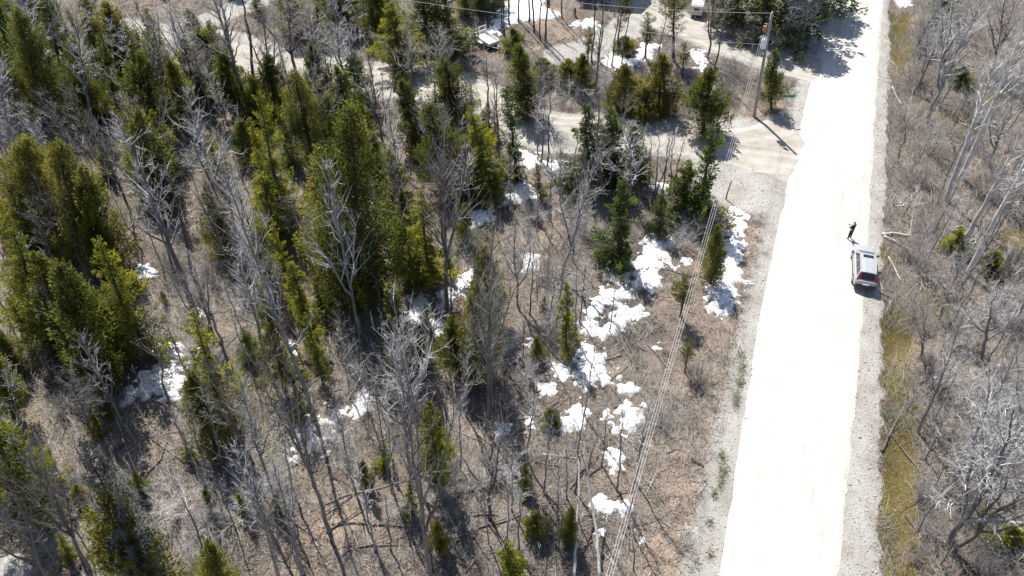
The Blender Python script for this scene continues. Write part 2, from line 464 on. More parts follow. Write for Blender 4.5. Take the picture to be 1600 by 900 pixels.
ii = (np.arange(ny - 1)[:, None] * nx + np.arange(nx - 1)[None]).ravel()
me = npmesh('ground', np.stack([GX, GY, GZ], -1), np.stack([ii, ii + 1, ii + nx + 1, ii + nx], -1), mats=[M['ground']], smooth=True, vattr={'gravel': zg, 'moss': zm, 'straw': zs})
setting('ground', me)

# ------------------------------------------------------------------ roads: sheets a little above the ground, thinning out at ragged edges
def ribbon(name, m, left, right, st=0.5, cols=17, top=0.07, lift=0.0):
    left, right = np.array(left), np.array(right)
    n = len(left)
    u = np.linspace(-1, 1, cols)
    t = (u + 1) / 2
    X = left[:, :1] * (1 - t) + right[:, :1] * t
    Y = left[:, 1:2] * (1 - t) + right[:, 1:2] * t
    edge = np.abs(u)[None] + 0.10 * (fbm(X * 0.8, Y * 0.8, 5, 3) - 0.5) * 2
    Z = lift + top * np.clip((1 - edge) / 0.14, -0.6, 1) + 0.03 * (vnoise(X * 0.9, Y * 0.9, 8) - 0.5) * (np.abs(u)[None] < 0.9)
    Z = Z + 0.05 * (1 - u[None] ** 2)
    along = np.concatenate([[0], np.cumsum(np.hypot(*np.diff((left + right) / 2, axis=0).T))])
    A = np.repeat(along[:, None], cols, 1); U = np.repeat(u[None], n, 0)
    i = (np.arange(n - 1)[:, None] * cols + np.arange(cols - 1)[None]).ravel()
    me = npmesh(name, np.stack([X, Y, Z], -1), np.stack([i, i + 1, i + cols + 1, i + cols], -1), mats=[m], smooth=True, vattr={'across': U, 'along': A})
    return setting(name, me)

ry = np.arange(6, 180, 0.5)
ribbon('gravel_road', M['road'], np.stack([XL(ry) - 0.25, ry], -1), np.stack([XR(ry) + 0.25, ry], -1))

def path(name, m, pts, w, wend=None, lift=0.0, st=0.6, taper=None):
    p = np.array(pts); L = np.concatenate([[0], np.cumsum(np.hypot(*np.diff(p, axis=0).T))])
    s = np.arange(0, L[-1], st)
    c = np.stack([np.interp(s, L, p[:, 0]), np.interp(s, L, p[:, 1])], -1)
    for _ in range(12): c[1:-1] = (c[:-2] + 2 * c[1:-1] + c[2:]) / 4
    t = np.gradient(c, axis=0); t /= np.linalg.norm(t, axis=1, keepdims=True)
    nr = np.stack([-t[:, 1], t[:, 0]], -1)
    ww = np.full(len(s), w)
    if wend is not None: ww = ww + (wend - w) * np.clip(1 - s / 9.0, 0, 1) ** 1.6
    if taper is not None: ww = np.where(s > taper, np.maximum(1.3, w - (s - taper) * 0.12), ww)
    ww = (ww * (0.92 + 0.2 * fbm(s * 0.2, s * 0 + w, 17, 2)))[:, None]
    return ribbon(name, m, c + nr * ww, c - nr * ww, lift=lift)
path('side_road', M['side'], SIDE, SIDE_W, 6.0, lift=-0.035, taper=44.0)
path('driveway', M['side'], TRACK, TRACK_W, 3.4, lift=-0.030)
# ------------------------------------------------------------------ snow patches: thin melting sheets with ragged rims
def snow_patch(pts, label, holes=(), thick=0.20, rough=0.45, res=0.13, seed=0):
    W = [tuple(G(*p)[:2]) for p in pts]
    Hs = [[tuple(G(*p)[:2]) for p in h] for h in holes]
    xs = [p[0] for p in W]; ys = [p[1] for p in W]
    gx = np.arange(min(xs) - 0.5, max(xs) + 0.5, res); gy = np.arange(min(ys) - 0.5, max(ys) + 0.5, res)
    X, Y = np.meshgrid(gx, gy)
    sd = poly_dist(X, Y, W + W[:1]) * np.where(inside(X, Y, W), 1, -1)
    for h in Hs:
        sd = np.minimum(sd, poly_dist(X, Y, h + h[:1]) * np.where(inside(X, Y, h), -1, 1))
    h = sd + rough * 2.6 * (fbm(X * 0.9, Y * 0.9, 40 + seed, 5) - 0.535) + rough * 2.6 * (fbm(X * 2.6, Y * 3.1, 60 + seed, 3) - 0.5)
    keep = h > -0.04
    cell = keep[:-1, :-1] | keep[1:, :-1] | keep[:-1, 1:] | keep[1:, 1:]
    if not cell.any(): return
    Z = H(X, Y) + 0.015 + np.where(h > 0, thick * np.clip(h / 0.8, 0, 1) ** 0.7, h * 0.6) + 0.10 * (fbm(X * 2.2, Y * 2.2, 77, 3) - 0.5) * np.clip(h * 3, 0, 1)
    n = len(gx)
    j, i = np.nonzero(cell)
    a = j * n + i
    Q = np.stack([a, a + 1, a + n + 1, a + n], -1)
    used, inv = np.unique(Q, return_inverse=True)
    V = np.stack([X.ravel(), Y.ravel(), Z.ravel()], -1)[used]
    c = np.array([V[:, 0].mean(), V[:, 1].mean(), 0.0])
    o = link('snow_patch', npmesh('snow_patch', V - c, inv.reshape(-1, 4), mats=[M['snow']], smooth=True), loc=c)
    tag(o, label, 'snow patch', 'patches of melting snow')

SNOW = [
 ([(1010,372),(1050,370),(1055,385),(1045,395),(1055,415),(1050,422),(1035,408),(1028,425),(1036,448),(1020,452),(1005,468),(990,445),(985,410)], 'tall white snow patch running down from the dark spruce above the clearing', ()),
 ([(945,450),(965,455),(990,450),(992,463),(975,470),(985,480),(1008,482),(1005,495),(985,500),(965,525),(945,525),(910,520),(908,490),(925,455)], 'broadest snow patch in the brushy clearing, with a bare brown hole in it', ([(938,485),(955,480),(952,500),(940,508)],)),
 ([(1145,325),(1160,330),(1166,350),(1160,365),(1168,380),(1165,420),(1170,440),(1155,455),(1150,480),(1135,495),(1115,485),(1095,465),(1098,455),(1120,440),(1130,425),(1128,400),(1135,380),(1120,362),(1138,352)], 'long snow bank lying beside the gravel shoulder below the thin post', ()),
 ([(938,418),(950,425),(965,435),(980,430),(982,447),(950,449)], 'small ragged snow patch just above the broad holed snow patch', ()),
 ([(905,533),(930,528),(938,550),(952,565),(962,592),(950,602),(930,595),(915,614),(898,602),(888,580),(903,570)], 'grey edged snow patch below the broad holed one', ()),
 ([(866,572),(892,573),(885,592),(864,590)], 'dirty scrap of snow at the thicket edge beside the grey edged patch', ()),
 ([(893,628),(914,640),(907,665),(880,682),(862,674),(866,655),(885,650)], 'three cornered snow patch above the pale snapped birch stem', ()),
 ([(937,643),(950,630),(957,638),(975,634),(1002,638),(1010,655),(1004,670),(985,668),(980,687),(955,684),(952,665),(938,655)], 'lobed snow patch in the grass close to the power lines', ([(958,648),(972,645),(975,655),(962,660)],)),
 ([(965,598),(985,601),(998,611),(985,617),(968,610)], 'thin sliver of snow above the lobed patch', ()),
 ([(1000,618),(1012,620),(1010,636),(998,634)], 'tiny snow scrap touching the top of the lobed patch', ()),
 ([(948,706),(960,703),(974,716),(970,732),(956,740)], 'narrow upright snow scrap next to the snapped birch', ()),
 ([(923,777),(936,772),(955,784),(979,786),(986,799),(965,805),(945,797),(925,797)], 'flat snow patch between the birch stem and the power lines', ()),
 ([(930,832),(943,830),(944,847),(932,850)], 'small round snow scrap low beside the fallen birch foot', ()),
 ([(992,830),(1010,835),(1012,852),(998,850)], 'small dirty snow scrap under the power lines near the road', ()),
 ([(842,598),(868,598),(868,614),(843,622)], 'small snow patch at the foot of the round crowned bare tree', ()),
 ([(816,652),(834,648),(834,672),(820,677)], 'slim snow scrap under bare twigs near the round crowned tree', ()),
 ([(717,428),(740,422),(744,446),(726,462),(711,456)], 'bright snow patch behind the shaggy cedar in the open wood', ()),
 ([(684,456),(700,450),(712,458),(706,486),(688,490)], 'snow patch around the tall dark forked trunk', ()),
 ([(630,463),(650,453),(672,455),(674,492),(655,500),(638,492)], 'shaded bluish snow patch by the pointed young fir', ()),
 ([(672,500),(694,498),(697,525),(680,530)], 'little snow patch under the shaggy cedar', ()),
 ([(778,288),(800,273),(814,283),(837,293),(842,312),(815,320),(790,320)], 'snow patch under trees below the side road', ()),
 ([(728,332),(770,326),(778,345),(740,354)], 'bluish snow strip shaded by trunks near the wood centre', ()),
 ([(813,392),(843,396),(841,422),(816,427)], 'snow patch among grey brush right of the round crowned tree', ()),
 ([(812,236),(842,236),(850,250),(888,252),(888,264),(840,267),(815,264)], 'snow strip along the lower edge of the side road', ()),
 ([(1015,285),(1048,288),(1046,297),(1014,295)], 'thin snow line at the road edge under the grove of dark stems', ()),
 ([(938,100),(955,85),(965,80),(985,90),(1000,64),(1032,73),(1017,94),(985,105),(945,110)], 'snow heap between the two tracks under the slim pines', ()),
 ([(1073,76),(1092,78),(1108,94),(1107,110),(1090,107),(1078,82)], 'snow bank half in shade beside the bent dark trunk', ()),
 ([(763,50),(775,25),(795,-4),(845,-10),(855,10),(874,20),(867,28),(855,30),(828,33),(800,40),(780,52)], 'large snow field behind the row of slender trunks', ()),
 ([(893,33),(925,30),(942,40),(925,47),(898,44)], 'low bluish snow patch just below the house shadow', ()),
 ([(193,632),(215,588),(235,573),(255,548),(282,535),(288,560),(282,590),(293,607),(270,622),(240,617),(213,628)], 'mottled snow patch on the leaf litter left of the mossy fir', ()),
 ([(438,707),(455,688),(480,668),(500,653),(540,623),(548,640),(532,655),(537,672),(505,677),(512,702),(490,707),(475,692),(450,714)], 'slanting snow patch crossed by leaning grey trunks', ()),
 ([(553,613),(580,612),(577,642),(550,658)], 'block of snow beside the slanting patch', ()),
 ([(214,413),(230,412),(250,422),(247,440),(225,437)], 'broken snow scraps under the twin dark trunks', ()),
 ([(303,474),(320,476),(324,496),(308,499)], 'small snow scrap at the foot of the twin dark trunks', ()),
 ([(452,530),(464,530),(464,553),(452,553)], 'tiny snow scrap beside the mossy leaning trunk', ()),
 ([(1400,-12),(1428,-12),(1426,8),(1408,13),(1398,8)], 'white snow heap on the far roadside verge', ()),
 ([(822,528),(840,530),(840,552),(824,553)], 'small snow scrap in the bramble near the yellow cedar bush', ()),
 ([(1063,400),(1080,402),(1082,414),(1068,416)], 'small snow scrap between the tall patch and the shoulder', ()),
 ([(1018,538),(1032,537),(1033,546),(1020,547)], 'lone tiny snow scrap on red brown grass', ()),
 ([(775,660),(797,662),(797,678),(778,680)], 'small snow scrap behind the bushy bare tree in the foreground', ()),
]
for n_, (pts, lab, holes) in enumerate(SNOW):
    small = (max(p[0] for p in pts) - min(p[0] for p in pts)) < 32
    snow_patch(pts, lab, holes, thick=0.16 if small else 0.24, rough=0.30 if small else (1.0 if 'mottled' in lab or 'slanting snow patch c' in lab else 0.62), res=0.08 if small else 0.13, seed=n_)

# ------------------------------------------------------------------ conifers
def leaves(P, D, N_, L, W):
    """folded leaf sprays: root, side, tip, side"""
    S = nrm(np.cross(D, N_)); N2 = np.cross(S, D)
    L = L[:, None]; W = W[:, None]
    a = P; b = P + D * L * 0.45 + S * W + N2 * W * 0.25; c = P + D * L; d = P + D * L * 0.45 - S * W + N2 * W * 0.25
    V = np.stack([a, b, c, d], 1).reshape(-1, 3)
    return V, np.arange(len(P) * 4).reshape(-1, 4)

def conifer(kind, seed, fine=1.0):
    """a tree 9 m tall and about 2 m in crown radius: (trunk mesh, crown mesh)"""
    g = np.random.default_rng(seed)
    Ht, Rad = 9.0, 2.0
    K = 12
    zt = np.linspace(0, Ht * 0.985, K)
    bend = np.cumsum(g.normal(0, 0.03, (K, 2)), 0); bend -= bend[0]
    TP = np.column_stack([bend, zt]); TR = 0.15 * (1 - zt / Ht) ** 0.9 + 0.012; TR[0] *= 1.5
    tv, tq = tubes(TP, TR, 8)
    par = dict(cedar=(280, 0.04, 46, 0.165, 0.042), fir=(200, 0.06, 44, 0.18, 0.038), spruce=(240, 0.05, 44, 0.16, 0.036), pine=(90, 0.30, 40, 0.22, 0.028), lichen=(300, 0.04, 130, 0.11, 0.020), open=(150, 0.12, 40, 0.16, 0.045))[kind]
    nb, cb, ns, ll, lw = par
    ns = int(ns * fine ** 1.7); ll /= fine; lw /= fine
    if kind in ('fir', 'spruce', 'pine', 'open'):                    # branches in loose whorls
        nw = {'fir': 24, 'spruce': 28, 'pine': 13, 'open': 19}[kind]
        w = g.integers(0, nw, nb); t = cb + (1 - cb) * ((w + 0.5) / nw + g.normal(0, 0.010, nb))
    else:
        t = cb + (1 - cb) * g.random(nb) ** 0.9
    t = np.clip(t, cb, 0.995)
    q = (t - cb) / (1 - cb)
    az = g.random(nb) * 2 * math.pi
    prof = {'cedar': np.minimum(1, 1.20 * (1 - q) ** 0.86) * np.clip(0.90 + q * 0.8, 0, 1), 'fir': (1 - q) ** 0.86, 'spruce': (1 - q) ** 0.80, 'pine': np.clip(1 - q, 0, 1) ** 0.5 * np.clip(0.35 + q * 1.5, 0, 1), 'lichen': (1 - q) ** 0.75, 'open': (1 - q) ** 0.8}[kind]
    lob = 0.58 + 0.84 * fbm(np.cos(az) * 1.2 + 7 + seed, np.sin(az) * 1.2 + q * 5.0, seed, 3)
    Lb = Rad * prof * lob * (0.72 + 0.40 * g.random(nb)) + 0.10
    gaps = fbm(np.cos(az) * 1.0 + seed * 3, np.sin(az) * 1.0 + q * 6.5, seed + 9, 2)
    Lb = np.where(gaps < 0.43, Lb * 0.35, Lb)
    rise = {'cedar': 0.02 + q * 0.62 + g.normal(0, 0.16, nb), 'fir': 0.05 + q * 0.75 + g.normal(0, 0.12, nb), 'spruce': -0.12 + q * 0.8 + g.normal(0, 0.12, nb), 'pine': 0.3 + g.normal(0, 0.2, nb), 'lichen': -0.15 + q * 0.9 + g.normal(0, 0.14, nb), 'open': 0.0 + q * 0.6 + g.normal(0, 0.15, nb)}[kind]
    curl = {'cedar': 0.35, 'fir': -0.10, 'spruce': 0.05, 'pine': 0.2, 'lichen': 0.05, 'open': -0.1}[kind]
    bx = np.interp(t * Ht, zt, TP[:, 0]); by = np.interp(t * Ht, zt, TP[:, 1])
    base = np.column_stack([bx, by, t * Ht])
    out = np.column_stack([np.cos(az), np.sin(az), np.zeros(nb)])
    def along(bi, s):
        r = Lb[bi] * s
        z = r * rise[bi] + curl * r * s
        if kind == 'cedar': z = np.minimum(z, (Ht * 1.0 - base[bi][:, 2]) * 0.9 + 0.1)
        return base[bi] + out[bi] * r[:, None] + np.array([0, 0, 1.0]) * z[:, None]
    wood_s = np.array([0, 0.5, 0.95])
    BI = np.arange(nb)
    WP = np.stack([along(BI, np.full(nb, s)) for s in wood_s], 1)
    WR = np.stack([0.012 + Lb * 0.009, 0.008 + Lb * 0.005, np.full(nb, 0.003)], 1)
    wv, wq = tubes(WP, WR, 3)
    cnt = np.maximum(4, (ns * 2.0 * (Lb / Rad) ** (1.15 if kind != 'cedar' else 1.0))).astype(int)
    bi = np.repeat(BI, cnt)
    n = len(bi)
    s = 1 - (1 - 0.12) * g.random(n) ** 1.35
    if kind in ('cedar', 'lichen'): s = 1 - 0.85 * g.random(n) ** 1.6
    p = along(bi, s)
    p2 = along(bi, np.minimum(s + 0.05, 1.05))
    D = nrm(p2 - p + 1e-6)
    side = np.cross(out[bi], np.array([0, 0, 1.0]))
    spread = g.uniform(-1, 1, n) * (0.26 if kind in ('fir', 'spruce', 'open', 'lichen') else 0.36) * (1.15 - s) * np.maximum(Lb[bi], 0.5) ** 0.8
    sgn = np.sign(spread)
    drop = g.normal(0, 0.05 if kind != 'cedar' else 0.13, n) * (1 + Lb[bi])
    p = p + side * spread[:, None] + np.array([0, 0, 1.0]) * (drop - np.abs(spread) * 0.25)[:, None]
    LD = D * 1.0 + side * (sgn * g.uniform(0.2, 0.9, n))[:, None] + g.normal(0, 0.28, (n, 3))
    if kind == 'cedar': LD = D * 0.6 + out[bi] * 0.3 + g.normal(0, 0.5, (n, 3)) + np.array([0, 0, 0.25])
    if kind == 'pine': LD = D * 0.5 + g.normal(0, 0.8, (n, 3)) + np.array([0, 0, 0.3])
    if kind == 'fir': LD[:, 2] -= 0.12
    LD = nrm(LD)
    NN = nrm(np.array([0, 0, 1.0]) + g.normal(0, 0.45 if kind != 'cedar' else 0.8, (n, 3)) + (out[bi] * 0.5 if kind == 'cedar' else 0))
    big = 0.75 + 0.6 * g.random(n)
    lv, lq = leaves(p, LD, NN, ll * big, lw * big)
    clump = fbm(np.cos(az) * 1.6 + 20, np.sin(az) * 1.6 + q * 7, seed + 30, 3)
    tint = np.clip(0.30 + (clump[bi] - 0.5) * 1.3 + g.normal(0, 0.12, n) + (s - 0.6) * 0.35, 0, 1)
    V = np.concatenate([wv, lv]); Q = np.concatenate([wq, lq + len(wv)])
    mi = np.concatenate([np.zeros(len(wq)), np.ones(len(lq))])
    ti = np.concatenate([np.full(len(wq), 0.4), tint])
    return (tv, tq), (V, Q, mi, ti)

CONE = {}
def cone_lib(key, kind, leafmat, seeds, fine=1.0):
    CONE[key] = []
    for sd_ in seeds:
        (tv, tq), (V, Q, mi, ti) = conifer(kind, sd_, fine)
        tr = npmesh('trunk', tv, tq, mats=[M['dark_bark']], smooth=True)
        cr = npmesh('crown', V, Q, mats=[M['dark_bark'], M[leafmat]], matidx=mi, fattr=ti)
        CONE[key].append((tr, cr))
cone_lib('cedar', 'cedar', 'cedar', [1, 2, 3, 4])
cone_lib('cedar_big', 'cedar', 'cedar', [5, 6], 1.7)
for k_, src, lm in (('rust', 'cedar', 'rust'), ('rust_big', 'cedar_big', 'rust')):
    CONE[k_] = []
    for tr, cr in CONE[src][:3]:
        c2 = cr.copy(); c2.materials[1] = M[lm]; CONE[k_].append((tr, c2))
cone_lib('fir', 'fir', 'fir', [11, 12, 13])
cone_lib('fir_big', 'fir', 'fir', [14, 15], 1.6)
cone_lib('spruce', 'spruce', 'spruce', [21, 22, 23])
cone_lib('pine', 'pine', 'pine', [31, 32])
cone_lib('open', 'open', 'fir', [41, 42])
cone_lib('lichen', 'lichen', 'lichen', [51])

NAMES = {'cedar': ('cedar_tree', 'cedar', 'cedars in the wood'), 'rust': ('cedar_tree', 'cedar', 'bronzed cedars'), 'fir': ('fir_tree', 'fir tree', 'firs in the wood'), 'open': ('fir_tree', 'fir tree', 'sparse firs in the wood'),
         'spruce': ('spruce_tree', 'spruce tree', 'spruces in the wood'), 'pine': ('pine_tree', 'pine tree', 'slim pines by the tracks'), 'lichen': ('fir_tree', 'fir tree', 'firs in the wood')}
TREE_N = [0]
def lean_to(o, v, spin):
    q = Vector((0, 0, 1)).rotation_difference(Vector(v).normalized()) @ Quaternion((0, 0, 1), spin)
    o.rotation_mode = 'QUATERNION'; o.rotation_quaternion = q

def conifer_at(kind, bx, by, tx, ty, hw, label):
    B = G(bx, by)
    z = zfor(B[0], B[1], ty); hgt = z - B[2]
    px, _, dep = proj((B[0], B[1], z))
    dx = (tx - px) * dep / F
    dx = max(-0.22 * hgt, min(0.22 * hgt, dx))
    name, cat, grp = NAMES[kind]
    t = thing(name, label, cat, (B[0], B[1], B[2] - 0.05), group=grp)
    TREE_N[0] += 1
    dm = proj((B[0], B[1], hgt * 0.4))[2]
    rad = hw * dm / F * (1.36 if kind in ('spruce', 'fir') else 1.18)
    lib = CONE[kind + '_big' if rad > 2.3 and kind + '_big' in CONE else kind]; tr, cr = lib[TREE_N[0] % len(lib)]
    lean_to(t, (dx, 0.0, hgt), TREE_N[0] * 2.399)
    ln = math.hypot(dx, hgt)
    t.scale = (rad / 2.0, rad / 2.0, ln / 9.0)
    link('trunk', tr, t); link('crown', cr, t)
    return t

# ------------------------------------------------------------------ leafless trees
def bare(seed, spec):
    """trunk mesh, limb meshes and a crown of branches and twigs; 10 m tall"""
    g = np.random.default_rng(seed)
    Ht = 10.0
    nl, cb, Lmax, elev, sub, tw, fork, r0, wob = spec
    K = 14
    zt = np.linspace(0, 1, K)
    wan = np.cumsum(g.normal(0, wob, (K, 2)), 0); wan -= np.outer(zt, wan[-1]) * 0.7; wan -= wan[0]
    TP = np.column_stack([wan, zt * Ht]); TR = r0 * (1 - zt * 0.93) ** 0.85 + 0.008; TR[0] *= 1.3
    trunk = tubes(TP, TR, 8)
    limbs, LP = [], []
    for i in range(nl):
        f = fork and i < fork
        t = g.uniform(cb * 0.8, cb * 1.15) if f else cb + (0.96 - cb) * (i + g.random()) / nl
        az = i * 2.4 + g.normal(0, 0.5) + seed
        el = R(g.normal(68, 6)) if f else R(np.clip(g.normal(elev, 14), -5, 80)) * (0.75 + 0.5 * t)
        L = Ht * (1 - t) * g.uniform(0.75, 0.95) if f else Lmax * (1.1 - t) ** 0.6 * g.uniform(0.6, 1.15)
        KK = 8; s = np.linspace(0, 1, KK)
        d = np.array([math.cos(az) * math.cos(el), math.sin(az) * math.cos(el), math.sin(el)])
        b0 = np.array([np.interp(t * Ht, TP[:, 2], TP[:, 0]), np.interp(t * Ht, TP[:, 2], TP[:, 1]), t * Ht])
        w = np.cumsum(g.normal(0, 0.045 * L, (KK, 3)), 0) * 0.5; w -= w[0]
        P = b0 + d * (s * L)[:, None] + np.array([0, 0, 1.0]) * (0.16 * L * s ** 2)[:, None] + w
        rb = np.interp(t, zt, TR)
        rr = min(rb * (0.85 if f else 0.55), 0.05 + L * 0.02)
        RR = rr * (1 - s) ** 0.9 + 0.006
        limbs.append(tubes(P, RR, 6)); LP.append((P, L, RR))
    LP.append((TP[int(K * cb):], Ht * (1 - cb), TR[int(K * cb):]))
    b0, bd, bl, br = [], [], [], []
    for P, L, RR in LP:
        n = max(4, int(sub * (0.4 + L / 3.0)))
        u = 0.18 + 0.80 * g.random(n) ** 0.8
        x = u * (len(P) - 1); i0 = np.minimum(x.astype(int), len(P) - 2); fr = (x - i0)[:, None]
        p = P[i0] * (1 - fr) + P[i0 + 1] * fr; T = nrm(P[i0 + 1] - P[i0])
        rd = g.normal(0, 1, (n, 3)); rd = nrm(rd - (rd * T).sum(1, keepdims=True) * T)
        d = nrm(T * g.uniform(0.5, 1.0, (n, 1)) + rd * g.uniform(0.6, 1.1, (n, 1)) + np.array([0, 0, 0.18]))
        b0.append(p); bd.append(d); bl.append(np.clip(L * 0.42 * (1.15 - u) * g.uniform(0.6, 1.3, n) + 0.22, 0.2, 1.9)); br.append(np.interp(u, np.linspace(0, 1, len(RR)), RR) * 0.5)
    b0, bd, bl, br = np.concatenate(b0), np.concatenate(bd), np.concatenate(bl), np.clip(np.concatenate(br), 0.014, 0.04)
    def shoots(b0, bd, bl, br, sides, up):
        n = len(b0); sv = np.linspace(0, 1, 4)
        j = g.normal(0, 0.055, (n, 4, 3)) * bl[:, None, None]; j[:, 0] = 0
        P = b0[:, None] + bd[:, None] * (sv[None, :, None] * bl[:, None, None]) + j * sv[None, :, None]
        P[:, :, 2] += up * bl[:, None] * sv[None] ** 2
        Rr = br[:, None] * (1 - sv[None] * 0.85)
        return P, tubes(P, Rr, sides)
    P1, (v1, q1) = shoots(b0, bd, bl, br, 4, 0.12)
    def kids(P, bl, br, m, lf, lo, hi):
        n = len(P)
        bi = np.repeat(np.arange(n), m); N = len(bi)
        u = 0.2 + 0.8 * g.random(N); x = u * 3; i0 = np.minimum(x.astype(int), 2); fr = (x - i0)[:, None]
        p = P[bi, i0] * (1 - fr) + P[bi, i0 + 1] * fr; T = nrm(P[bi, i0 + 1] - P[bi, i0])
        d = nrm(T * g.uniform(0.5, 1.1, (N, 1)) + g.normal(0, 0.55, (N, 3)) + np.array([0, 0, 0.12]))
        return p, d, np.clip(bl[bi] * lf * g.uniform(0.5, 1.3, N), lo, hi), np.clip(br[bi] * 0.5, 0.0055, 0.012)
    k2 = kids(P1, bl, br, tw, 0.55, 0.12, 0.95)
    P2, (v2, q2) = shoots(*k2, 3, 0.08)
    k3 = kids(P2, k2[2], k2[3], 1, 0.6, 0.08, 0.5)
    n3 = len(k3[0])
    P3 = np.stack([k3[0], k3[0] + k3[1] * k3[2][:, None]], 1)
    v3, q3 = tubes(P3, np.stack([np.full(n3, 0.005), np.full(n3, 0.0025)], 1), 3)
    V = np.concatenate([v1, v2, v3]); Q = np.concatenate([q1, q2 + len(v1), q3 + len(v1) + len(v2)])
    tint = np.concatenate([np.repeat(g.normal(0.50, 0.25, len(b0)), len(q1) // len(b0)), np.repeat(g.normal(0.5, 0.28, len(P2)), len(q2) // len(P2)), np.repeat(g.normal(0.5, 0.28, n3), len(q3) // n3)])
    return trunk, limbs, (V, Q, np.clip(tint, 0, 1))

#        limbs base  Lmax elev sub twigs forks r0   wobble
SPEC = {
 'tall':   (15, 0.34, 2.6, 46, 6, 4, 0, 0.13, 0.05),
 'fork':   (16, 0.28, 2.5, 48, 6, 4, 2, 0.14, 0.08),
 'round':  (20, 0.28, 3.2, 40, 8, 4, 3, 0.13, 0.08),
 'silver': (13, 0.46, 2.2, 42, 7, 4, 0, 0.165, 0.035),
 'slim':   (10, 0.40, 1.4, 52, 4, 3, 0, 0.075, 0.07),
 'pole':   (6, 0.72, 1.2, 55, 5, 3, 0, 0.085, 0.05),
 'dead':   (12, 0.25, 1.7, 20, 4, 2, 0, 0.10, 0.06),
 'wide':   (18, 0.22, 4.2, 30, 11, 5, 3, 0.15, 0.10),
}
BARE = {}
BARK = {'grey': 'grey_bark', 'pale': 'birch_bark', 'brown': 'brown_bark'}
def bare_lib(key, seeds, bark='grey_bark'):
    BARE[key] = []
    for s_ in seeds:
        if bark in ('grey_bark', 'tan_bark'): bark = ('grey_bark', 'tan_bark')[s_ % 2]
        tr, li, (V, Q, ti) = bare(s_, SPEC[key])
        BARE[key].append((npmesh('trunk', *tr, mats=[M[bark]], smooth=True), [npmesh('limb', *x, mats=[M[bark]], smooth=True) for x in li],
                          npmesh('crown', V, Q, mats=[M[('twig', 'twig_brown')[s_ % 2]]], fattr=ti)))
bare_lib('tall', [61, 62, 63, 64]); bare_lib('fork', [71, 72, 73]); bare_lib('round', [81, 82]); bare_lib('slim', [92, 94, 95, 96])
bare_lib('silver', [142, 144, 146], 'birch_bark'); bare_lib('pole', [101, 102], 'brown_bark'); bare_lib('dead', [111, 112]); bare_lib('wide', [122, 124])

BN = {'silver': ('bare_tree', 'bare tree', 'silver trunked trees'), 'tall': ('bare_tree', 'bare tree', 'tall leafless trees'), 'fork': ('bare_tree', 'bare tree', 'tall leafless trees'), 'round': ('bare_tree', 'bare tree', 'round crowned leafless trees'),
      'slim': ('sapling', 'sapling', 'thin leafless saplings'), 'pole': ('bare_tree', 'bare tree', 'slender dark trunks'), 'dead': ('dead_tree', 'dead tree', 'dead grey trees'), 'wide': ('bare_tree', 'bare tree', 'spreading leafless trees')}
BARE_N = [0]
def bare_at(kind, bx, by, tx, ty, hw, label, thick=1.0, spin=None):
    B = G(bx, by)
    z = min(zfor(B[0], B[1], ty), 24.0); hgt = z - B[2]
    px, _, dep = proj((B[0], B[1], z))
    dx = (tx - px) * dep / F
    dx = max(-0.45 * hgt, min(0.45 * hgt, dx))
    name, cat, grp = BN[kind]
    t = thing(name, label, cat, (B[0], B[1], B[2] - 0.08), group=grp)
    BARE_N[0] += 1
    tr, li, cr = BARE[kind][BARE_N[0] % len(BARE[kind])]
    lean_to(t, (dx, 0.0, hgt), BARE_N[0] * 1.7 if spin is None else spin)
    ln = math.hypot(dx, hgt)
    dm = proj((B[0], B[1], hgt * 0.6))[2]
    ref = {'silver': 2.0, 'tall': 2.3, 'fork': 2.6, 'round': 3.2, 'slim': 1.3, 'pole': 1.1, 'dead': 1.6, 'wide': 4.0}[kind]
    sx = 1.25 * hw * dm / F / ref
    t.scale = (sx, sx, ln / 10.0)
    link('trunk', tr, t)
    for l_ in li: link('limb', l_, t)
    link('crown', cr, t)
    if thick != 1.0:
        t.children[0].scale = (thick, thick, 1)
    return t
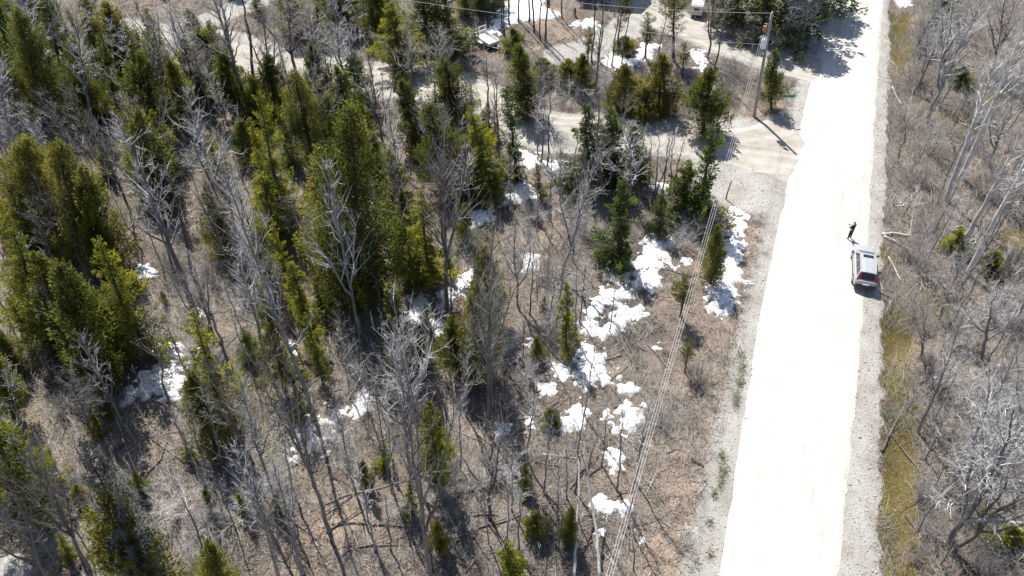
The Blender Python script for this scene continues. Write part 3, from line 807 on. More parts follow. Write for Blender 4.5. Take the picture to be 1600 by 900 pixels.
# ------------------------------------------------------------------ where the trees stand (foot, tip and half width as read off the photograph, turned into ground points and heights)
CONIFERS = [
 ('spruce', 224, 140, 196, 40, 9, 'narrow dark spire of a spruce against the pale sandy clearing'),
 ('cedar', 240, 225, 214, 82, 34, 'ragged cedar below the sandy clearing, beside the narrow dark spire'),
 ('cedar', 70, 190, 30, 15, 38, 'tall dim cedar at the far corner of the wood'),
 ('cedar', 140, 200, 112, 62, 34, 'dark cedar between the corner cedar and the narrow spire'),
 ('spruce', 100, 130, 82, -20, 30, 'dark spruce standing before the pale gap in the far corner'),
 ('fir', 168, 280, 152, 220, 14, 'small bright fir tucked behind the huge bronzed cedar mass'),
 ('rust', 75, 385, 30, 212, 55, 'huge bronzed cedar at the edge of the view, upper of the dense mass'),
 ('rust', 135, 405, 85, 222, 52, 'huge bronzed cedar forming the middle of the dense mass'),
 ('rust', 165, 425, 128, 262, 38, 'bronzed cedar closing the near side of the dense mass'),
 ('fir', 312, 160, 284, 62, 32, 'dark green fir behind a tangle of grey boughs near the sandy clearing'),
 ('cedar', 376, 190, 350, 82, 30, 'cedar at the foot of the tall grey trees by the sandy clearing'),
 ('fir', 445, 350, 403, 142, 34, 'tall yellow green fir with a dark pointed tip'),
 ('fir', 428, 320, 388, 185, 24, 'yellow green fir half hidden by the dark pointed one'),
 ('cedar', 492, 255, 458, 112, 40, 'broad dull cedar behind the giant cedar'),
 ('cedar', 572, 480, 535, 165, 66, 'giant cedar in the middle of the wood, the biggest crown of all'),
 ('rust', 530, 440, 492, 232, 42, 'bronzed shoulder of cedar leaning on the giant cedar'),
 ('cedar', 552, 215, 528, 104, 26, 'cedar beside the side road gap'),
 ('fir', 632, 110, 606, 6, 40, 'bright bushy fir in the far row, before the dark spruces'),
 ('cedar', 598, 60, 580, -40, 34, 'cedar on the far edge beside the bright bushy fir'),
 ('spruce', 672, 70, 655, -70, 38, 'first of the black green spruces near the trailer'),
 ('spruce', 706, 84, 694, -60, 34, 'middle of the black green spruces near the trailer'),
 ('spruce', 750, 12, 744, -120, 30, 'black green spruce behind the trailer at the edge of the snow field'),
 ('spruce', 540, 45, 520, -60, 34, 'dark spruce on the far edge above the grey treetops'),
 ('cedar', 722, 200, 690, 92, 40, 'dense dark cedar below the trailer'),
 ('cedar', 656, 235, 630, 125, 28, 'dull cedar between the side road gap and the dense dark cedar'),
 ('cedar', 700, 300, 668, 160, 38, 'olive cedar behind the tall dark forked tree'),
 ('fir', 768, 300, 738, 165, 36, 'bright fir behind the antler like bare crown'),
 ('fir', 752, 318, 745, 228, 24, 'lime green young fir below the antler like bare crown'),
 ('cedar', 826, 180, 806, 70, 28, 'bushy cedar under the row of slender trunks'),
 ('spruce', 808, 285, 790, 135, 27, 'tall dark spruce at the lower edge of the side road'),
 ('fir', 672, 445, 655, 298, 34, 'bright layered fir beside the tall dark forked tree'),
 ('cedar', 640, 440, 624, 345, 24, 'dull cedar in the shade of the giant cedar'),
 ('fir', 640, 580, 612, 440, 28, 'pointed yellow fir amid bare forked boughs'),
 ('rust', 752, 595, 742, 435, 32, 'shaggy cedar with dark trunk beside the round crowned tree'),
 ('rust', 716, 585, 702, 492, 26, 'low yellow cedar in front of the shaggy cedar'),
 ('fir', 686, 745, 672, 625, 31, 'bright green fir alone in the open foreground'),
 ('fir', 800, 945, 795, 850, 33, 'bright fir top cut by the lower edge of the view'),
 ('fir', 222, 545, 152, 372, 44, 'feathery green fir beside the snow scraps'),
 ('fir', 70, 530, 12, 355, 46, 'yellow green fir at the edge of the view under the bronzed mass'),
 ('rust', 110, 560, 50, 400, 40, 'bronzed cedar behind a bare silver bush'),
 ('cedar', 165, 600, 98, 412, 46, 'broad cedar whose shade falls over the mottled snow patch'),
 ('fir', 35, 790, 2, 640, 58, 'brilliant yellow green fir cut by the edge of the view'),
 ('lichen', 262, 950, 128, 690, 46, 'lichen grey fir with a bare leaning top in the near corner'),
 ('rust', 255, 960, 150, 770, 50, 'yellowed fir boughs below the lichen grey top'),
 ('cedar', 350, 960, 320, 850, 34, 'low cedar among brush at the lower edge of the view'),
 ('cedar', 22, 655, -4, 540, 26, 'dark cedar peeping in at the edge of the view above the brilliant fir'),
 ('open', 350, 655, 300, 482, 42, 'mossy yellow fir right of the mottled snow patch'),
 ('open', 445, 610, 412, 465, 32, 'thin mossy fir behind the leaning grey trunks'),
 ('open', 505, 600, 478, 488, 24, 'small see through fir in the sunny litter'),
 ('cedar', 346, 395, 325, 288, 23, 'slim cedar behind the lichened trunk'),
 ('open', 446, 435, 424, 340, 16, 'wispy young fir in front of the tall yellow green fir'),
 ('fir', 505, 490, 488, 436, 15, 'tiny fir at the foot of the giant cedar'),
 ('fir', 846, 315, 838, 256, 15, 'small yellow fir by the snow under the side road'),
 ('spruce', 918, 292, 912, 160, 40, 'dense spruce on the lower verge of the side road'),
 ('spruce', 962, 285, 950, 168, 36, 'second dense spruce on the verge, wrapped in grey twigs'),
 ('cedar', 1000, 285, 990, 190, 20, 'thin cedar between the twin verge spruces and the dark stems'),
 ('spruce', 1094, 340, 1114, 192, 37, 'handsome spruce at the road junction'),
 ('spruce', 1064, 335, 1074, 252, 30, 'shorter spruce beside the junction spruce'),
 ('pine', 918, 102, 921, 42, 17, 'light young pine by the gravel yard'),
 ('rust', 974, 172, 976, 100, 24, 'orange bronzed cedar below the snow heap'),
 ('rust', 1028, 178, 1034, 86, 27, 'orange bronzed cedar on the brushy bank, taller of the pair'),
 ('rust', 1004, 190, 1006, 135, 20, 'low bronzed cedar bush between the orange pair'),
 ('cedar', 1098, 208, 1112, 108, 31, 'bushy cedar under the two dark poles of trees'),
 ('pine', 1052, 95, 1058, -30, 28, 'tall thin pine over the driveway bend'),
 ('pine', 1066, 122, 1071, 66, 14, 'little pine beside the half shaded snow bank'),
 ('pine', 962, 82, 978, -25, 18, 'slim pine rising before the house shadow'),
 ('pine', 1008, 92, 1014, 20, 20, 'wispy pine on the snow heap'),
 ('cedar', 975, 82, 977, 56, 16, 'shadowed cedar bush behind the snow heap'),
 ('pine', 1112, 40, 1122, -70, 30, 'pale pine leaning over the white camper'),
 ('cedar', 1205, 170, 1211, 78, 17, 'bushy cedar between the utility pole and the green street sign'),
 ('spruce', 1238, 48, 1256, -170, 62, 'massive dark spruce throwing its shade over the gravel road'),
 ('spruce', 1190, 60, 1200, -90, 34, 'dark spruce behind the utility pole top'),
 ('spruce', 1150, 45, 1158, -90, 30, 'dark spruce above the driveway mouth'),
 ('spruce', 1272, 8, 1290, -170, 48, 'outermost dark spruce at the top of the gravel road'),
 ('spruce', 966, 405, 968, 280, 37, 'round shouldered spruce above the tall white snow patch'),
 ('spruce', 1030, 365, 1034, 296, 16, 'slim spruce between the round shouldered and the junction spruces'),
 ('fir', 885, 548, 889, 442, 20, 'small bright fir standing alone in grey brush'),
 ('pine', 1064, 495, 1071, 428, 23, 'thin green pine in the grass under the power lines'),
 ('pine', 1070, 582, 1078, 528, 15, 'sparse little pine lower under the power lines'),
 ('cedar', 1110, 445, 1122, 352, 17, 'narrow cedar touching the long snow bank'),
 ('cedar', 892, 132, 886, 92, 22, 'low olive cedar among grey twigs by the gravel yard'),
 ('rust', 848, 128, 846, 92, 20, 'bronzed cedar bush at the shadows of the slender trunks'),
 ('cedar', 802, 84, 799, 44, 17, 'green bush at the feet of the slender trunks'),
 ('fir', 598, 730, 597, 692, 13, 'tiny round fir seedling in the sunlit litter'),
 ('cedar', 862, 665, 860, 640, 14, 'low green seedling bush near the slim snow scrap'),
 ('cedar', 835, 835, 834, 800, 18, 'dim green seedling bush near the bright fir top'),
 ('spruce', 20, 110, 5, -30, 34, 'black spruce in the outermost far corner'),
 ('cedar', 460, 60, 452, -30, 30, 'cedar behind the tall grey crowns on the far side'),
 ('cedar', 20, 185, -8, 40, 32, 'dim cedar at the very edge of the far corner'),
 ('spruce', 180, 165, 160, 50, 24, 'dim spruce between the far corner cedar and the spire'),
 ('cedar', 285, 205, 262, 95, 26, 'cedar in grey twigs below the sandy clearing'),
 ('cedar', 430, 175, 418, 85, 24, 'cedar covering the strip of sand by the far grey trees'),
 ('cedar', 500, 165, 488, 70, 24, 'cedar just before the side road gap'),
 ('cedar', 410, 200, 392, 120, 24, 'low cedar beside the far grey trunks'),
 ('cedar', 590, 300, 582, 205, 26, 'dim cedar in the gap beside the giant cedar'),
 ('spruce', 272, 330, 232, 205, 30, 'shadowed spruce behind the lichen blue bare crown'),
 ('cedar', 245, 305, 210, 170, 32, 'shadowed cedar between the dense mass and the lichen blue crown'),
 ('fir', 1545, 425, 1562, 392, 22, 'low yellow cedar scrub beside the silver leaning trunks'),
 ('fir', 1490, 395, 1502, 352, 20, 'small yellow fir at the broken log'),
  ('cedar', 1500, 135, 1506, 105, 16, 'small green cedar in the grey brush beyond the road'),
  ('spruce', 1470, 40, 1478, -60, 24, 'dark spruce far beyond the roadside ditch'),
 ('fir', 1570, 850, 1582, 818, 22, 'mossy cedar scrub behind the twin stemmed tree'),
]
for a in CONIFERS: conifer_at(*a)

BARES = [
 ('tall', 300, 475, 185, 190, 62, 'lichen blue bare tree with twin dark trunk over the snow scraps'),
 ('pole', 318, 478, 262, 260, 26, 'dark bare trunk close beside the lichen blue tree'),
 ('tall', 492, 655, 345, 262, 52, 'tall lichened tree leaning across the mossy firs'),
 ('fork', 562, 520, 508, 255, 46, 'silver trunk standing out against the giant cedar'),
 ('fork', 515, 830, 405, 545, 55, 'leaning grey tree whose trunk crosses the slanting snow patch'),
 ('fork', 676, 925, 628, 545, 60, 'long grey tree with a bough thrown sideways in the foreground'),
 ('round', 640, 735, 625, 505, 70, 'broad pale bare crown below the pointed yellow fir'),
 ('round', 762, 675, 772, 352, 62, 'round crowned grey tree in the middle of the clearing'),
 ('fork', 698, 485, 690, 170, 56, 'tall dark forked tree with an antler like bare crown'),
 ('fork', 878, 438, 934, 245, 36, 'grey tree leaning towards the side road above the clearing'),
 ('pole', 784, 52, 781, -150, 14, 'first slender trunk of the row by the snow field'),
 ('pole', 788, 56, 787, -150, 12, 'thin trunk close beside the first of the row'),
 ('pole', 796, 40, 791, -160, 14, 'crooked trunk third in the row by the snow field'),
 ('pole', 810, 34, 808, -160, 14, 'trunk fourth in the row by the snow field'),
 ('pole', 827, 36, 823, -160, 14, 'trunk fifth in the row, standing free on the snow'),
 ('pole', 835, 51, 833, -150, 15, 'dark trunk sixth in the row with a long shadow on the gravel'),
 ('pole', 844, 62, 844, -140, 12, 'thin trunk seventh in the row at the gravel edge'),
 ('pole', 852, 63, 853, -140, 16, 'stout trunk last in the row at the gravel edge'),
 ('pole', 857, 14, 855, -170, 16, 'thick trunk behind the row at the far end of the snow field'),
 ('pole', 878, 28, 881, -160, 13, 'single straight trunk on the yard beside the house shadow'),
 ('pole', 925, 98, 934, -60, 14, 'slim dark trunk at the corner of the gravel yard'),
 ('pole', 935, 98, 948, -60, 14, 'slim dark trunk leaning beside the yard corner trunk'),
 ('pole', 955, 104, 976, -40, 12, 'dark stem rising from the lower tip of the snow heap'),
 ('pole', 971, 103, 994, -40, 12, 'dark stem at the middle of the snow heap'),
 ('pole', 1114, 122, 1142, -20, 15, 'straight dark trunk leaning over the driveway'),
 ('fork', 1106, 94, 1120, -30, 26, 'bent dark trunk forking low beside the driveway'),
 ('slim', 838, 250, 841, 150, 20, 'first of three thin stems at the lower side road verge'),
 ('slim', 846, 256, 850, 140, 20, 'second of three thin stems at the lower side road verge'),
 ('slim', 855, 262, 864, 145, 22, 'third of three thin stems at the lower side road verge'),
 ('round', 845, 190, 848, 95, 42, 'pale bushy crown hanging over the side road'),
 ('slim', 1022, 300, 1030, 205, 18, 'first dark stem of the grove at the road junction'),
 ('slim', 1036, 302, 1046, 195, 18, 'second dark stem of the grove at the road junction'),
 ('slim', 1046, 300, 1058, 200, 18, 'third dark stem of the grove at the road junction'),
 ('slim', 1052, 298, 1070, 215, 16, 'outermost dark stem of the grove at the road junction'),
 ('slim', 1010, 305, 1018, 210, 18, 'thin stem behind the slim spruce near the junction'),
 ('fork', 940, 300, 935, 150, 44, 'grey twiggy tree smothering the verge spruces'),
 ('fork', 985, 320, 985, 190, 40, 'grey twiggy tree before the junction grove'),
 ('tall', 398, 190, 322, -30, 44, 'tall dark grey tree against the sandy clearing'),
 ('tall', 372, 130, 330, -60, 38, 'grey tree second in the line by the sandy clearing'),
 ('pole', 395, 120, 368, -60, 26, 'straight dark trunk in the line by the sandy clearing'),
 ('round', 300, 150, 262, 10, 50, 'mass of grey boughs hanging over the sandy clearing'),
 ('round', 462, 122, 452, -10, 58, 'wide pale crown above the side road gap'),
 ('round', 545, 158, 528, 30, 46, 'pale crowned tree standing at the side road gap'),
 ('fork', 602, 240, 576, 80, 34, 'dark grey trunk below the side road gap'),
 ('fork', 640, 150, 636, 50, 34, 'grey crown tangled with the bright bushy fir'),
 ('round', 690, 150, 684, 40, 44, 'pale spiky crown in front of the black green spruces'),
 ('fork', 782, 260, 775, 115, 30, 'grey tree between the trailer and the dark verge spruce'),
 ('slim', 765, 180, 760, 85, 22, 'thin twiggy stem by the patch of side road under the trailer'),
 ('fork', 345, 340, 288, 140, 46, 'pale brittle tree behind the slim cedar'),
 ('dead', 385, 420, 345, 235, 34, 'dead white snag among the pale brittle boughs'),
 ('fork', 230, 300, 205, 150, 44, 'grey crown before the ragged cedar'),
 ('dead', 98, 410, 55, 270, 22, 'silver dead trunk against the bronzed mass'),
 ('pole', 45, 395, 8, 270, 20, 'dark trunk at the view edge against the bronzed mass'),
 ('fork', 130, 575, 62, 445, 36, 'bare silver bush tree in front of the broad cedar'),
 ('slim', 40, 690, 8, 560, 24, 'thin stem above the brilliant fir'),
 ('round', 150, 700, 110, 585, 48, 'pale rounded bare crown on the sunny bank'),
 ('fork', 92, 930, -40, 745, 44, 'thick grey trunk leaning out over the boulder'),
 ('slim', 270, 650, 225, 480, 26, 'forked thin tree before the feathery fir'),
 ('fork', 395, 725, 325, 560, 36, 'dark trunk leaning behind the mossy yellow fir'),
 ('slim', 320, 760, 270, 640, 26, 'thin twisted stem on pale litter below the mottled snow'),
 ('tall', 435, 900, 365, 690, 40, 'shadowed leaning trunk in the lower thicket'),
 ('tall', 480, 960, 395, 760, 38, 'grey trunk crossing the lower edge near the leaning thicket'),
 ('slim', 560, 780, 520, 610, 26, 'thin stem beside the block of snow'),
 ('slim', 585, 860, 560, 720, 26, 'thin stem below the tiny fir seedling'),
 ('fork', 765, 810, 772, 655, 46, 'bushy bare tree right of the lone bright fir'),
 ('slim', 715, 820, 705, 720, 22, 'thin grey stem in the shade of the lone bright fir'),
 ('slim', 822, 720, 838, 600, 24, 'thin leaning stem above the slim snow scrap'),
 ('slim', 848, 770, 862, 650, 22, 'thin dark stem beside the three cornered snow patch'),
 ('round', 810, 480, 808, 350, 40, 'hazy twig crown behind the round crowned tree'),
 ('fork', 735, 330, 728, 225, 32, 'grey tree among trunks near the bluish snow strip'),
 ('slim', 858, 345, 862, 240, 18, 'dark stem below the snow strip of the side road'),
 ('slim', 905, 505, 916, 400, 18, 'thin stem over the broad snow patch'),
 ('slim', 952, 520, 966, 430, 14, 'thin stem casting a line of shade on the broad snow patch'),
 ('dead', 545, 580, 528, 470, 18, 'short dark stump trunk in sunny litter under the giant cedar'),
 ('slim', 460, 780, 432, 650, 24, 'grey stem just below the slanting snow patch'),
 ('fork', 60, 150, 30, -40, 42, 'grey twiggy tree at the outermost far corner'),
 ('tall', 150, 215, 118, 20, 40, 'tall grey tree rising before the far corner cedars'),
 ('fork', 262, 190, 238, 30, 38, 'forked grey tree between the narrow spire and the sandy clearing'),
 ('slim', 180, 130, 168, 30, 20, 'thin grey stem by the sandy clearing beside the narrow spire'),
 ('slim', 205, 150, 190, 45, 20, 'thin leaning stem just before the narrow spire'),
 ('fork', 430, 165, 410, 20, 40, 'grey tree with fine twigs before the far strip of sand'),
 ('round', 330, 175, 300, 60, 44, 'grey bough tangle below the sandy clearing'),
 ('tall', 498, 170, 482, 10, 36, 'slender grey tree right before the side road gap'),
 ('slim', 585, 190, 575, 90, 22, 'thin grey stem at the near side of the side road gap'),
 ('fork', 22, 240, -10, 70, 40, 'grey tree leaning out at the view edge above the bronzed mass'),
 # beyond the road
 ('silver', 1478, 312, 1560, 75, 40, 'tall silver tree leaning away beyond the road, nearest the log pile'),
 ('silver', 1501, 278, 1605, 30, 40, 'tall silver tree parallel to the leaning one beyond the road'),
 ('fork', 1448, 190, 1540, -10, 42, 'grey forked tree with a pale bough far beyond the road'),
 ('silver', 1512, 428, 1635, 175, 44, 'thick silver trunk leaning over the yellow cedar scrub'),
 ('silver', 1494, 398, 1600, 205, 40, 'silver trunk rising behind the broken log'),
 ('wide', 1484, 855, 1580, 640, 125, 'spreading pale tree leaning over the ditch, nearer stem of the pair'),
 ('fork', 1488, 862, 1655, 720, 60, 'thick second stem of the pair leaning away from the ditch'),
 ('slim', 1408, 345, 1436, 290, 16, 'slim dark stem by the roadside verge'),
 ('slim', 1404, 255, 1424, 180, 16, 'slim stem in pinkish brush near the verge'),
 ('round', 1535, 560, 1565, 450, 52, 'pale sprawling crown beyond the mossy ditch'),
 ('round', 1550, 120, 1575, -10, 50, 'hazy grey crown in the far corner beyond the road'),
 ('fork', 1470, 110, 1492, -10, 36, 'grey twiggy tree beyond the olive ditch grass'),
 ('wide', 1590, 700, 1630, 560, 64, 'pale tree crown at the view edge beyond the ditch'),
 ('fork', 1590, 330, 1660, 180, 44, 'grey tree leaning out of view beyond the silver trunks'),
 ('round', 1440, 560, 1450, 490, 40, 'low tangled dark crown behind the start of the mossy ditch'),
 ('round', 1250, 75, 1262, -15, 44, 'bare grey crown beside the utility pole top'),
 ('slim', 1440, 130, 1452, 50, 20, 'thin grey stem beside the olive ditch grass'),
 ('fork', 1545, 260, 1590, 140, 36, 'twiggy grey tree between the tall silver ones'),
]
for a in BARES: bare_at(*a)

# low bare bushes
def bush_mesh(seed, n=26):
    g = np.random.default_rng(seed)
    az = g.random(n) * 6.283; el = R(1) * g.normal(52, 18, n)
    L = g.uniform(0.9, 2.2, n)
    d = np.column_stack([np.cos(az) * np.cos(el), np.sin(az) * np.cos(el), np.abs(np.sin(el))])
    b = np.column_stack([g.normal(0, 0.12, n), g.normal(0, 0.12, n), np.zeros(n)])
    s = np.linspace(0, 1, 5)
    P = b[:, None] + d[:, None] * (L[:, None] * s)[..., None] + np.cumsum(g.normal(0, 0.05, (n, 5, 3)), 1) * s[None, :, None]
    stems = tubes(P, (0.014 * (1 - s * 0.7))[None].repeat(n, 0), 3)
    m = 14; bi = np.repeat(np.arange(n), m); N = n * m
    u = 0.25 + 0.75 * g.random(N); x = u * 4; i0 = np.minimum(x.astype(int), 3); fr = (x - i0)[:, None]
    p = P[bi, i0] * (1 - fr) + P[bi, i0 + 1] * fr
    dd = nrm(d[bi] * 0.8 + g.normal(0, 0.6, (N, 3)) + np.array([0, 0, 0.2])); ln = L[bi] * g.uniform(0.12, 0.5, N)
    s3 = np.array([0, 0.5, 1])
    P2 = p[:, None] + dd[:, None] * (ln[:, None] * s3)[..., None]; P2[:, 1:] += g.normal(0, 0.05, (N, 2, 3)) * ln[:, None, None]
    tw = tubes(P2, np.array([[0.007, 0.005, 0.002]]).repeat(N, 0), 3)
    t2 = 3; bi = np.repeat(np.arange(N), t2); K = N * t2; u = g.random((K, 1))
    p = P2[bi, 0] * (1 - u) + P2[bi, 2] * u; d3 = nrm(dd[bi] * 0.8 + g.normal(0, 0.6, (K, 3)))
    fine = tubes(np.stack([p, p + d3 * (ln[bi] * g.uniform(0.2, 0.6, K))[:, None]], 1), np.array([[0.004, 0.002]]).repeat(K, 0), 3)
    V = np.concatenate([stems[0], tw[0], fine[0]]); Q = np.concatenate([stems[1], tw[1] + len(stems[0]), fine[1] + len(stems[0]) + len(tw[0])])
    ti = np.concatenate([np.full(len(stems[1]), 0.4), np.full(len(tw[1]), 0.55), np.full(len(fine[1]), 0.65)])
    return npmesh('shrub', V, Q, mats=[M['twig']], fattr=np.clip(ti + g.normal(0, 0.08, len(ti)), 0, 1))
BUSH = [bush_mesh(s_) for s_ in (201, 202, 203, 204)]
BUSH2 = [b.copy() for b in BUSH]
for b in BUSH2: b.materials[0] = M['brush']
BUSH3 = [b.copy() for b in BUSH]
for b in BUSH3: b.materials[0] = M['twig_brown']
BUSHES = [
 (1090, 365, 30, 1, 'brown brush heap in the shade below the junction spruce'), (1060, 385, 26, 0, 'grey bush between the tall snow patch and the power lines'), (1085, 350, 24, 0, 'twiggy bush at the foot of the junction spruce'),
 (940, 385, 24, 1, 'brown bush beside the round shouldered spruce'), (905, 365, 28, 0, 'grey bush under the leaning grey tree'), (850, 440, 30, 1, 'brown bush right of the round crowned tree'),
 (830, 590, 30, 0, 'grey bush at the edge of the brushy clearing'), (860, 520, 24, 1, 'brown thicket bush beside the small bright fir'), (790, 560, 28, 0, 'grey bush beside the shaggy cedar'),
 (780, 740, 34, 0, 'pale bush at the foot of the bushy bare tree'), (740, 760, 30, 1, 'dark bush in the lone fir shade'), (700, 790, 26, 1, 'brown bush before the lone fir'),
 (640, 800, 30, 0, 'grey bush in the foreground litter'), (540, 720, 28, 1, 'brown bush below the block of snow'), (520, 690, 26, 0, 'grey bush beside the slanting snow patch'),
 (430, 760, 30, 0, 'grey bush left of the leaning crossing trunk'), (380, 800, 34, 0, 'pale bush in the lower thicket'), (330, 820, 32, 0, 'silvery bush right of the lichen grey fir'),
 (280, 800, 32, 0, 'silvery bush touching the lichen grey fir'), (300, 880, 30, 0, 'silvery bush low beside the yellowed boughs'), (200, 760, 28, 1, 'brown bush above the lichen grey top'),
 (120, 760, 30, 1, 'brown bush beside the brilliant fir'), (90, 860, 34, 1, 'dark bush near the boulder'), (60, 720, 26, 0, 'grey bush above the boulder bank'),
 (175, 640, 26, 1, 'dark brown bush in the shade above the mottled snow'), (100, 640, 28, 1, 'brown bush on the sunny bank'), (300, 560, 24, 0, 'grey bush above the mottled snow patch'),
 (270, 420, 24, 1, 'brown bush behind the snow scraps'), (330, 440, 26, 1, 'reddish bush beside the twin dark trunk'), (390, 480, 28, 0, 'grey bush by the lichened leaning tree'),
 (300, 260, 28, 1, 'pinkish bush in the opening behind the pale brittle tree'), (345, 300, 24, 1, 'pinkish bush deeper in the opening'), (560, 600, 26, 1, 'brown bush under the dead stump trunk'),
 (610, 330, 26, 1, 'tan bush in the gap right of the giant cedar'), (720, 390, 26, 0, 'grey bush between the fork and the bluish snow strip'), (830, 340, 24, 0, 'grey bush under the verge spruce'),
 (1040, 160, 24, 1, 'reddish brush on the bank between the tracks'), (1130, 150, 26, 1, 'brown brush beside the utility pole'), (1150, 120, 22, 1, 'brown brush at the driveway mouth'), (930, 140, 28, 0, 'grey brush on the bank below the yard'),
 (895, 150, 26, 0, 'grey brush above the pale bushy crown'), (955, 150, 24, 0, 'grey brush left of the orange bronzed cedar'), (756, 112, 16, 1, 'dark brush heap in front of the trailer'), (1225, 70, 26, 0, 'grey bush between the spruces and the pole'),
 (1235, 60, 24, 1, 'brown bush in the spruce shade by the road'), (1170, 70, 24, 1, 'brown bush behind the driveway'), (1140, 58, 20, 1, 'dark bush along the upper driveway edge'),
 (1440, 75, 34, 1, 'dark brush heap beyond the olive ditch grass'), (1450, 85, 28, 1, 'dark bramble beside the brush heap'), (1420, 130, 28, 1, 'pinkish bush on the far verge'), (1415, 200, 28, 1, 'pinkish bush along the verge'),
 (1450, 240, 32, 0, 'grey brown bush before the tall silver trees'), (1430, 290, 28, 1, 'brown bush above the log pile'), (1540, 310, 32, 1, 'tan bush between the silver trees'), (1580, 240, 32, 0, 'grey brown bush at the edge beyond the silver trees'),
 (1455, 365, 30, 0, 'grey brown bush beside the log pile'), (1440, 430, 34, 0, 'grey brown tangled bush across from the parked car'), (1420, 400, 26, 1, 'brown bush nearest the parked car'), (1480, 460, 34, 0, 'grey brown bush under the thick silver trunk'),
 (1430, 500, 30, 1, 'dark bramble at the top of the mossy ditch'), (1490, 540, 36, 1, 'dark bramble behind the mossy ditch'), (1560, 500, 34, 0, 'grey brown bush beside the sprawling crown'), (1580, 420, 30, 0, 'grey brown bush behind the yellow cedar scrub'),
 (1450, 600, 34, 0, 'grey brown bush over the broken branches in the ditch'), (1510, 620, 38, 0, 'pale bush behind the broken branches'), (1570, 640, 36, 0, 'pale bush at the edge behind the broken branches'), (1460, 680, 34, 0, 'grey brown bush under the spreading tree'),
 (1530, 700, 38, 0, 'pale bush within the spreading crown'), (1440, 790, 34, 1, 'straw brown bush beside the low ditch'), (1460, 830, 30, 0, 'grey brown bush at the foot of the twin stems'), (1560, 800, 34, 1, 'brown bush between the twin stems'),
 (1530, 890, 36, 1, 'dark bush in the shadow of the twin stems'), (1430, 870, 28, 1, 'straw bush at the low end of the ditch'), (1590, 880, 34, 1, 'dark bush in the lower corner beyond the ditch'), (1520, 190, 30, 1, 'reddish bush between the leaning silver trees'),
 (1500, 60, 32, 0, 'grey brown bush in the far brush beyond the road'), (1590, 150, 30, 0, 'grey brown bush at the far edge beyond the road'), (1090, 600, 26, 1, 'thin brown brush beside the gravel shoulder'), (1030, 660, 24, 1, 'dry brush near the lobed snow patch'),
]
for i, (px, py, hw, k_, lab) in enumerate(BUSHES):
    p = G(px, py); dep = proj(p)[2]
    o = link('shrub', (BUSH3 if px > 1380 and not (px > 1490 and 600 < py < 760) else BUSH2 if k_ else BUSH)[i % 4], loc=(p[0], p[1], p[2] - 0.05))
    s_ = hw * dep / F / 1.35 * 1.25
    o.scale = (s_, s_, s_ * (0.8 + 0.3 * ((i * 37) % 10) / 10)); o.rotation_euler = (0, 0, i * 2.1)
    tag(o, lab, 'bush', 'leafless bushes')
# ------------------------------------------------------------------ the rest of the wood: young stems and small cedars, each named by the thing it stands by
MARKS = [(224,140,'narrow dark spire'),(240,225,'ragged cedar below the clearing'),(75,385,'upper bronzed cedar mass'),(165,425,'near bronzed cedar'),(300,475,'twin dark trunk'),(222,545,'feathery green fir'),
 (445,350,'tall yellow green fir'),(492,255,'broad dull cedar'),(572,490,'giant cedar'),(552,215,'cedar at the side road gap'),(632,110,'bright bushy fir of the far row'),(715,85,'black green spruces'),(722,200,'dense dark cedar below the trailer'),
 (700,300,'olive cedar'),(768,300,'bright fir by the antler crown'),(698,485,'tall dark forked tree'),(672,445,'bright layered fir'),(640,580,'pointed yellow fir'),(752,595,'shaggy cedar'),(686,745,'lone bright fir'),
 (762,675,'round crowned grey tree'),(878,438,'grey tree leaning to the side road'),(885,548,'small bright fir in grey brush'),(966,405,'round shouldered spruce'),(1094,340,'junction spruce'),(918,292,'dense verge spruce'),
 (515,830,'leaning grey tree over the slanting snow'),(492,655,'tall lichened tree'),(350,655,'mossy yellow fir'),(445,610,'thin mossy fir'),(240,590,'mottled snow patch'),(490,680,'slanting snow patch'),(564,630,'block of snow'),
 (676,925,'long grey foreground tree'),(598,730,'tiny fir seedling'),(765,810,'bushy bare tree'),(885,655,'three cornered snow patch'),(970,660,'lobed snow patch'),(955,490,'broad holed snow patch'),(262,950,'lichen grey fir'),
 (35,790,'brilliant yellow green fir'),(165,600,'broad cedar above the mottled snow'),(395,725,'dark trunk behind the mossy fir'),(346,395,'slim cedar by the lichened trunk'),(398,190,'tall dark grey tree by the clearing'),(462,122,'wide pale crown'),
 (545,158,'pale crowned tree at the gap'),(690,150,'pale spiky crown'),(808,285,'tall dark verge spruce'),(815,300,'snow below the side road'),(750,345,'bluish snow strip'),(655,475,'shaded bluish snow'),(728,440,'snow behind the shaggy cedar'),
 (974,172,'orange bronzed cedar'),(1028,178,'taller orange cedar'),(1098,208,'bushy bank cedar'),(18,893,'pale boulder'),(110,930,'thick leaning trunk'),(150,700,'pale rounded crown'),(345,340,'pale brittle tree'),(230,300,'crown before the ragged cedar'),
 (435,900,'shadowed leaning trunk'),(800,945,'fir top at the lower edge'),(930,790,'flat snow patch'),(585,860,'thin stem below the fir seedling'),(1478,312,'tall silver tree'),(1512,428,'thick silver trunk'),(1484,855,'twin stemmed tree'),
 (1535,560,'pale sprawling crown'),(1448,190,'grey forked tree with the pale bough'),(1410,365,'straight pale log'),(1404,318,'split stick pile'),(1400,690,'branch across the ditch'),(1550,120,'hazy corner crown'),(1590,330,'tree leaning out of view'),(1430,130,'olive ditch grass')]
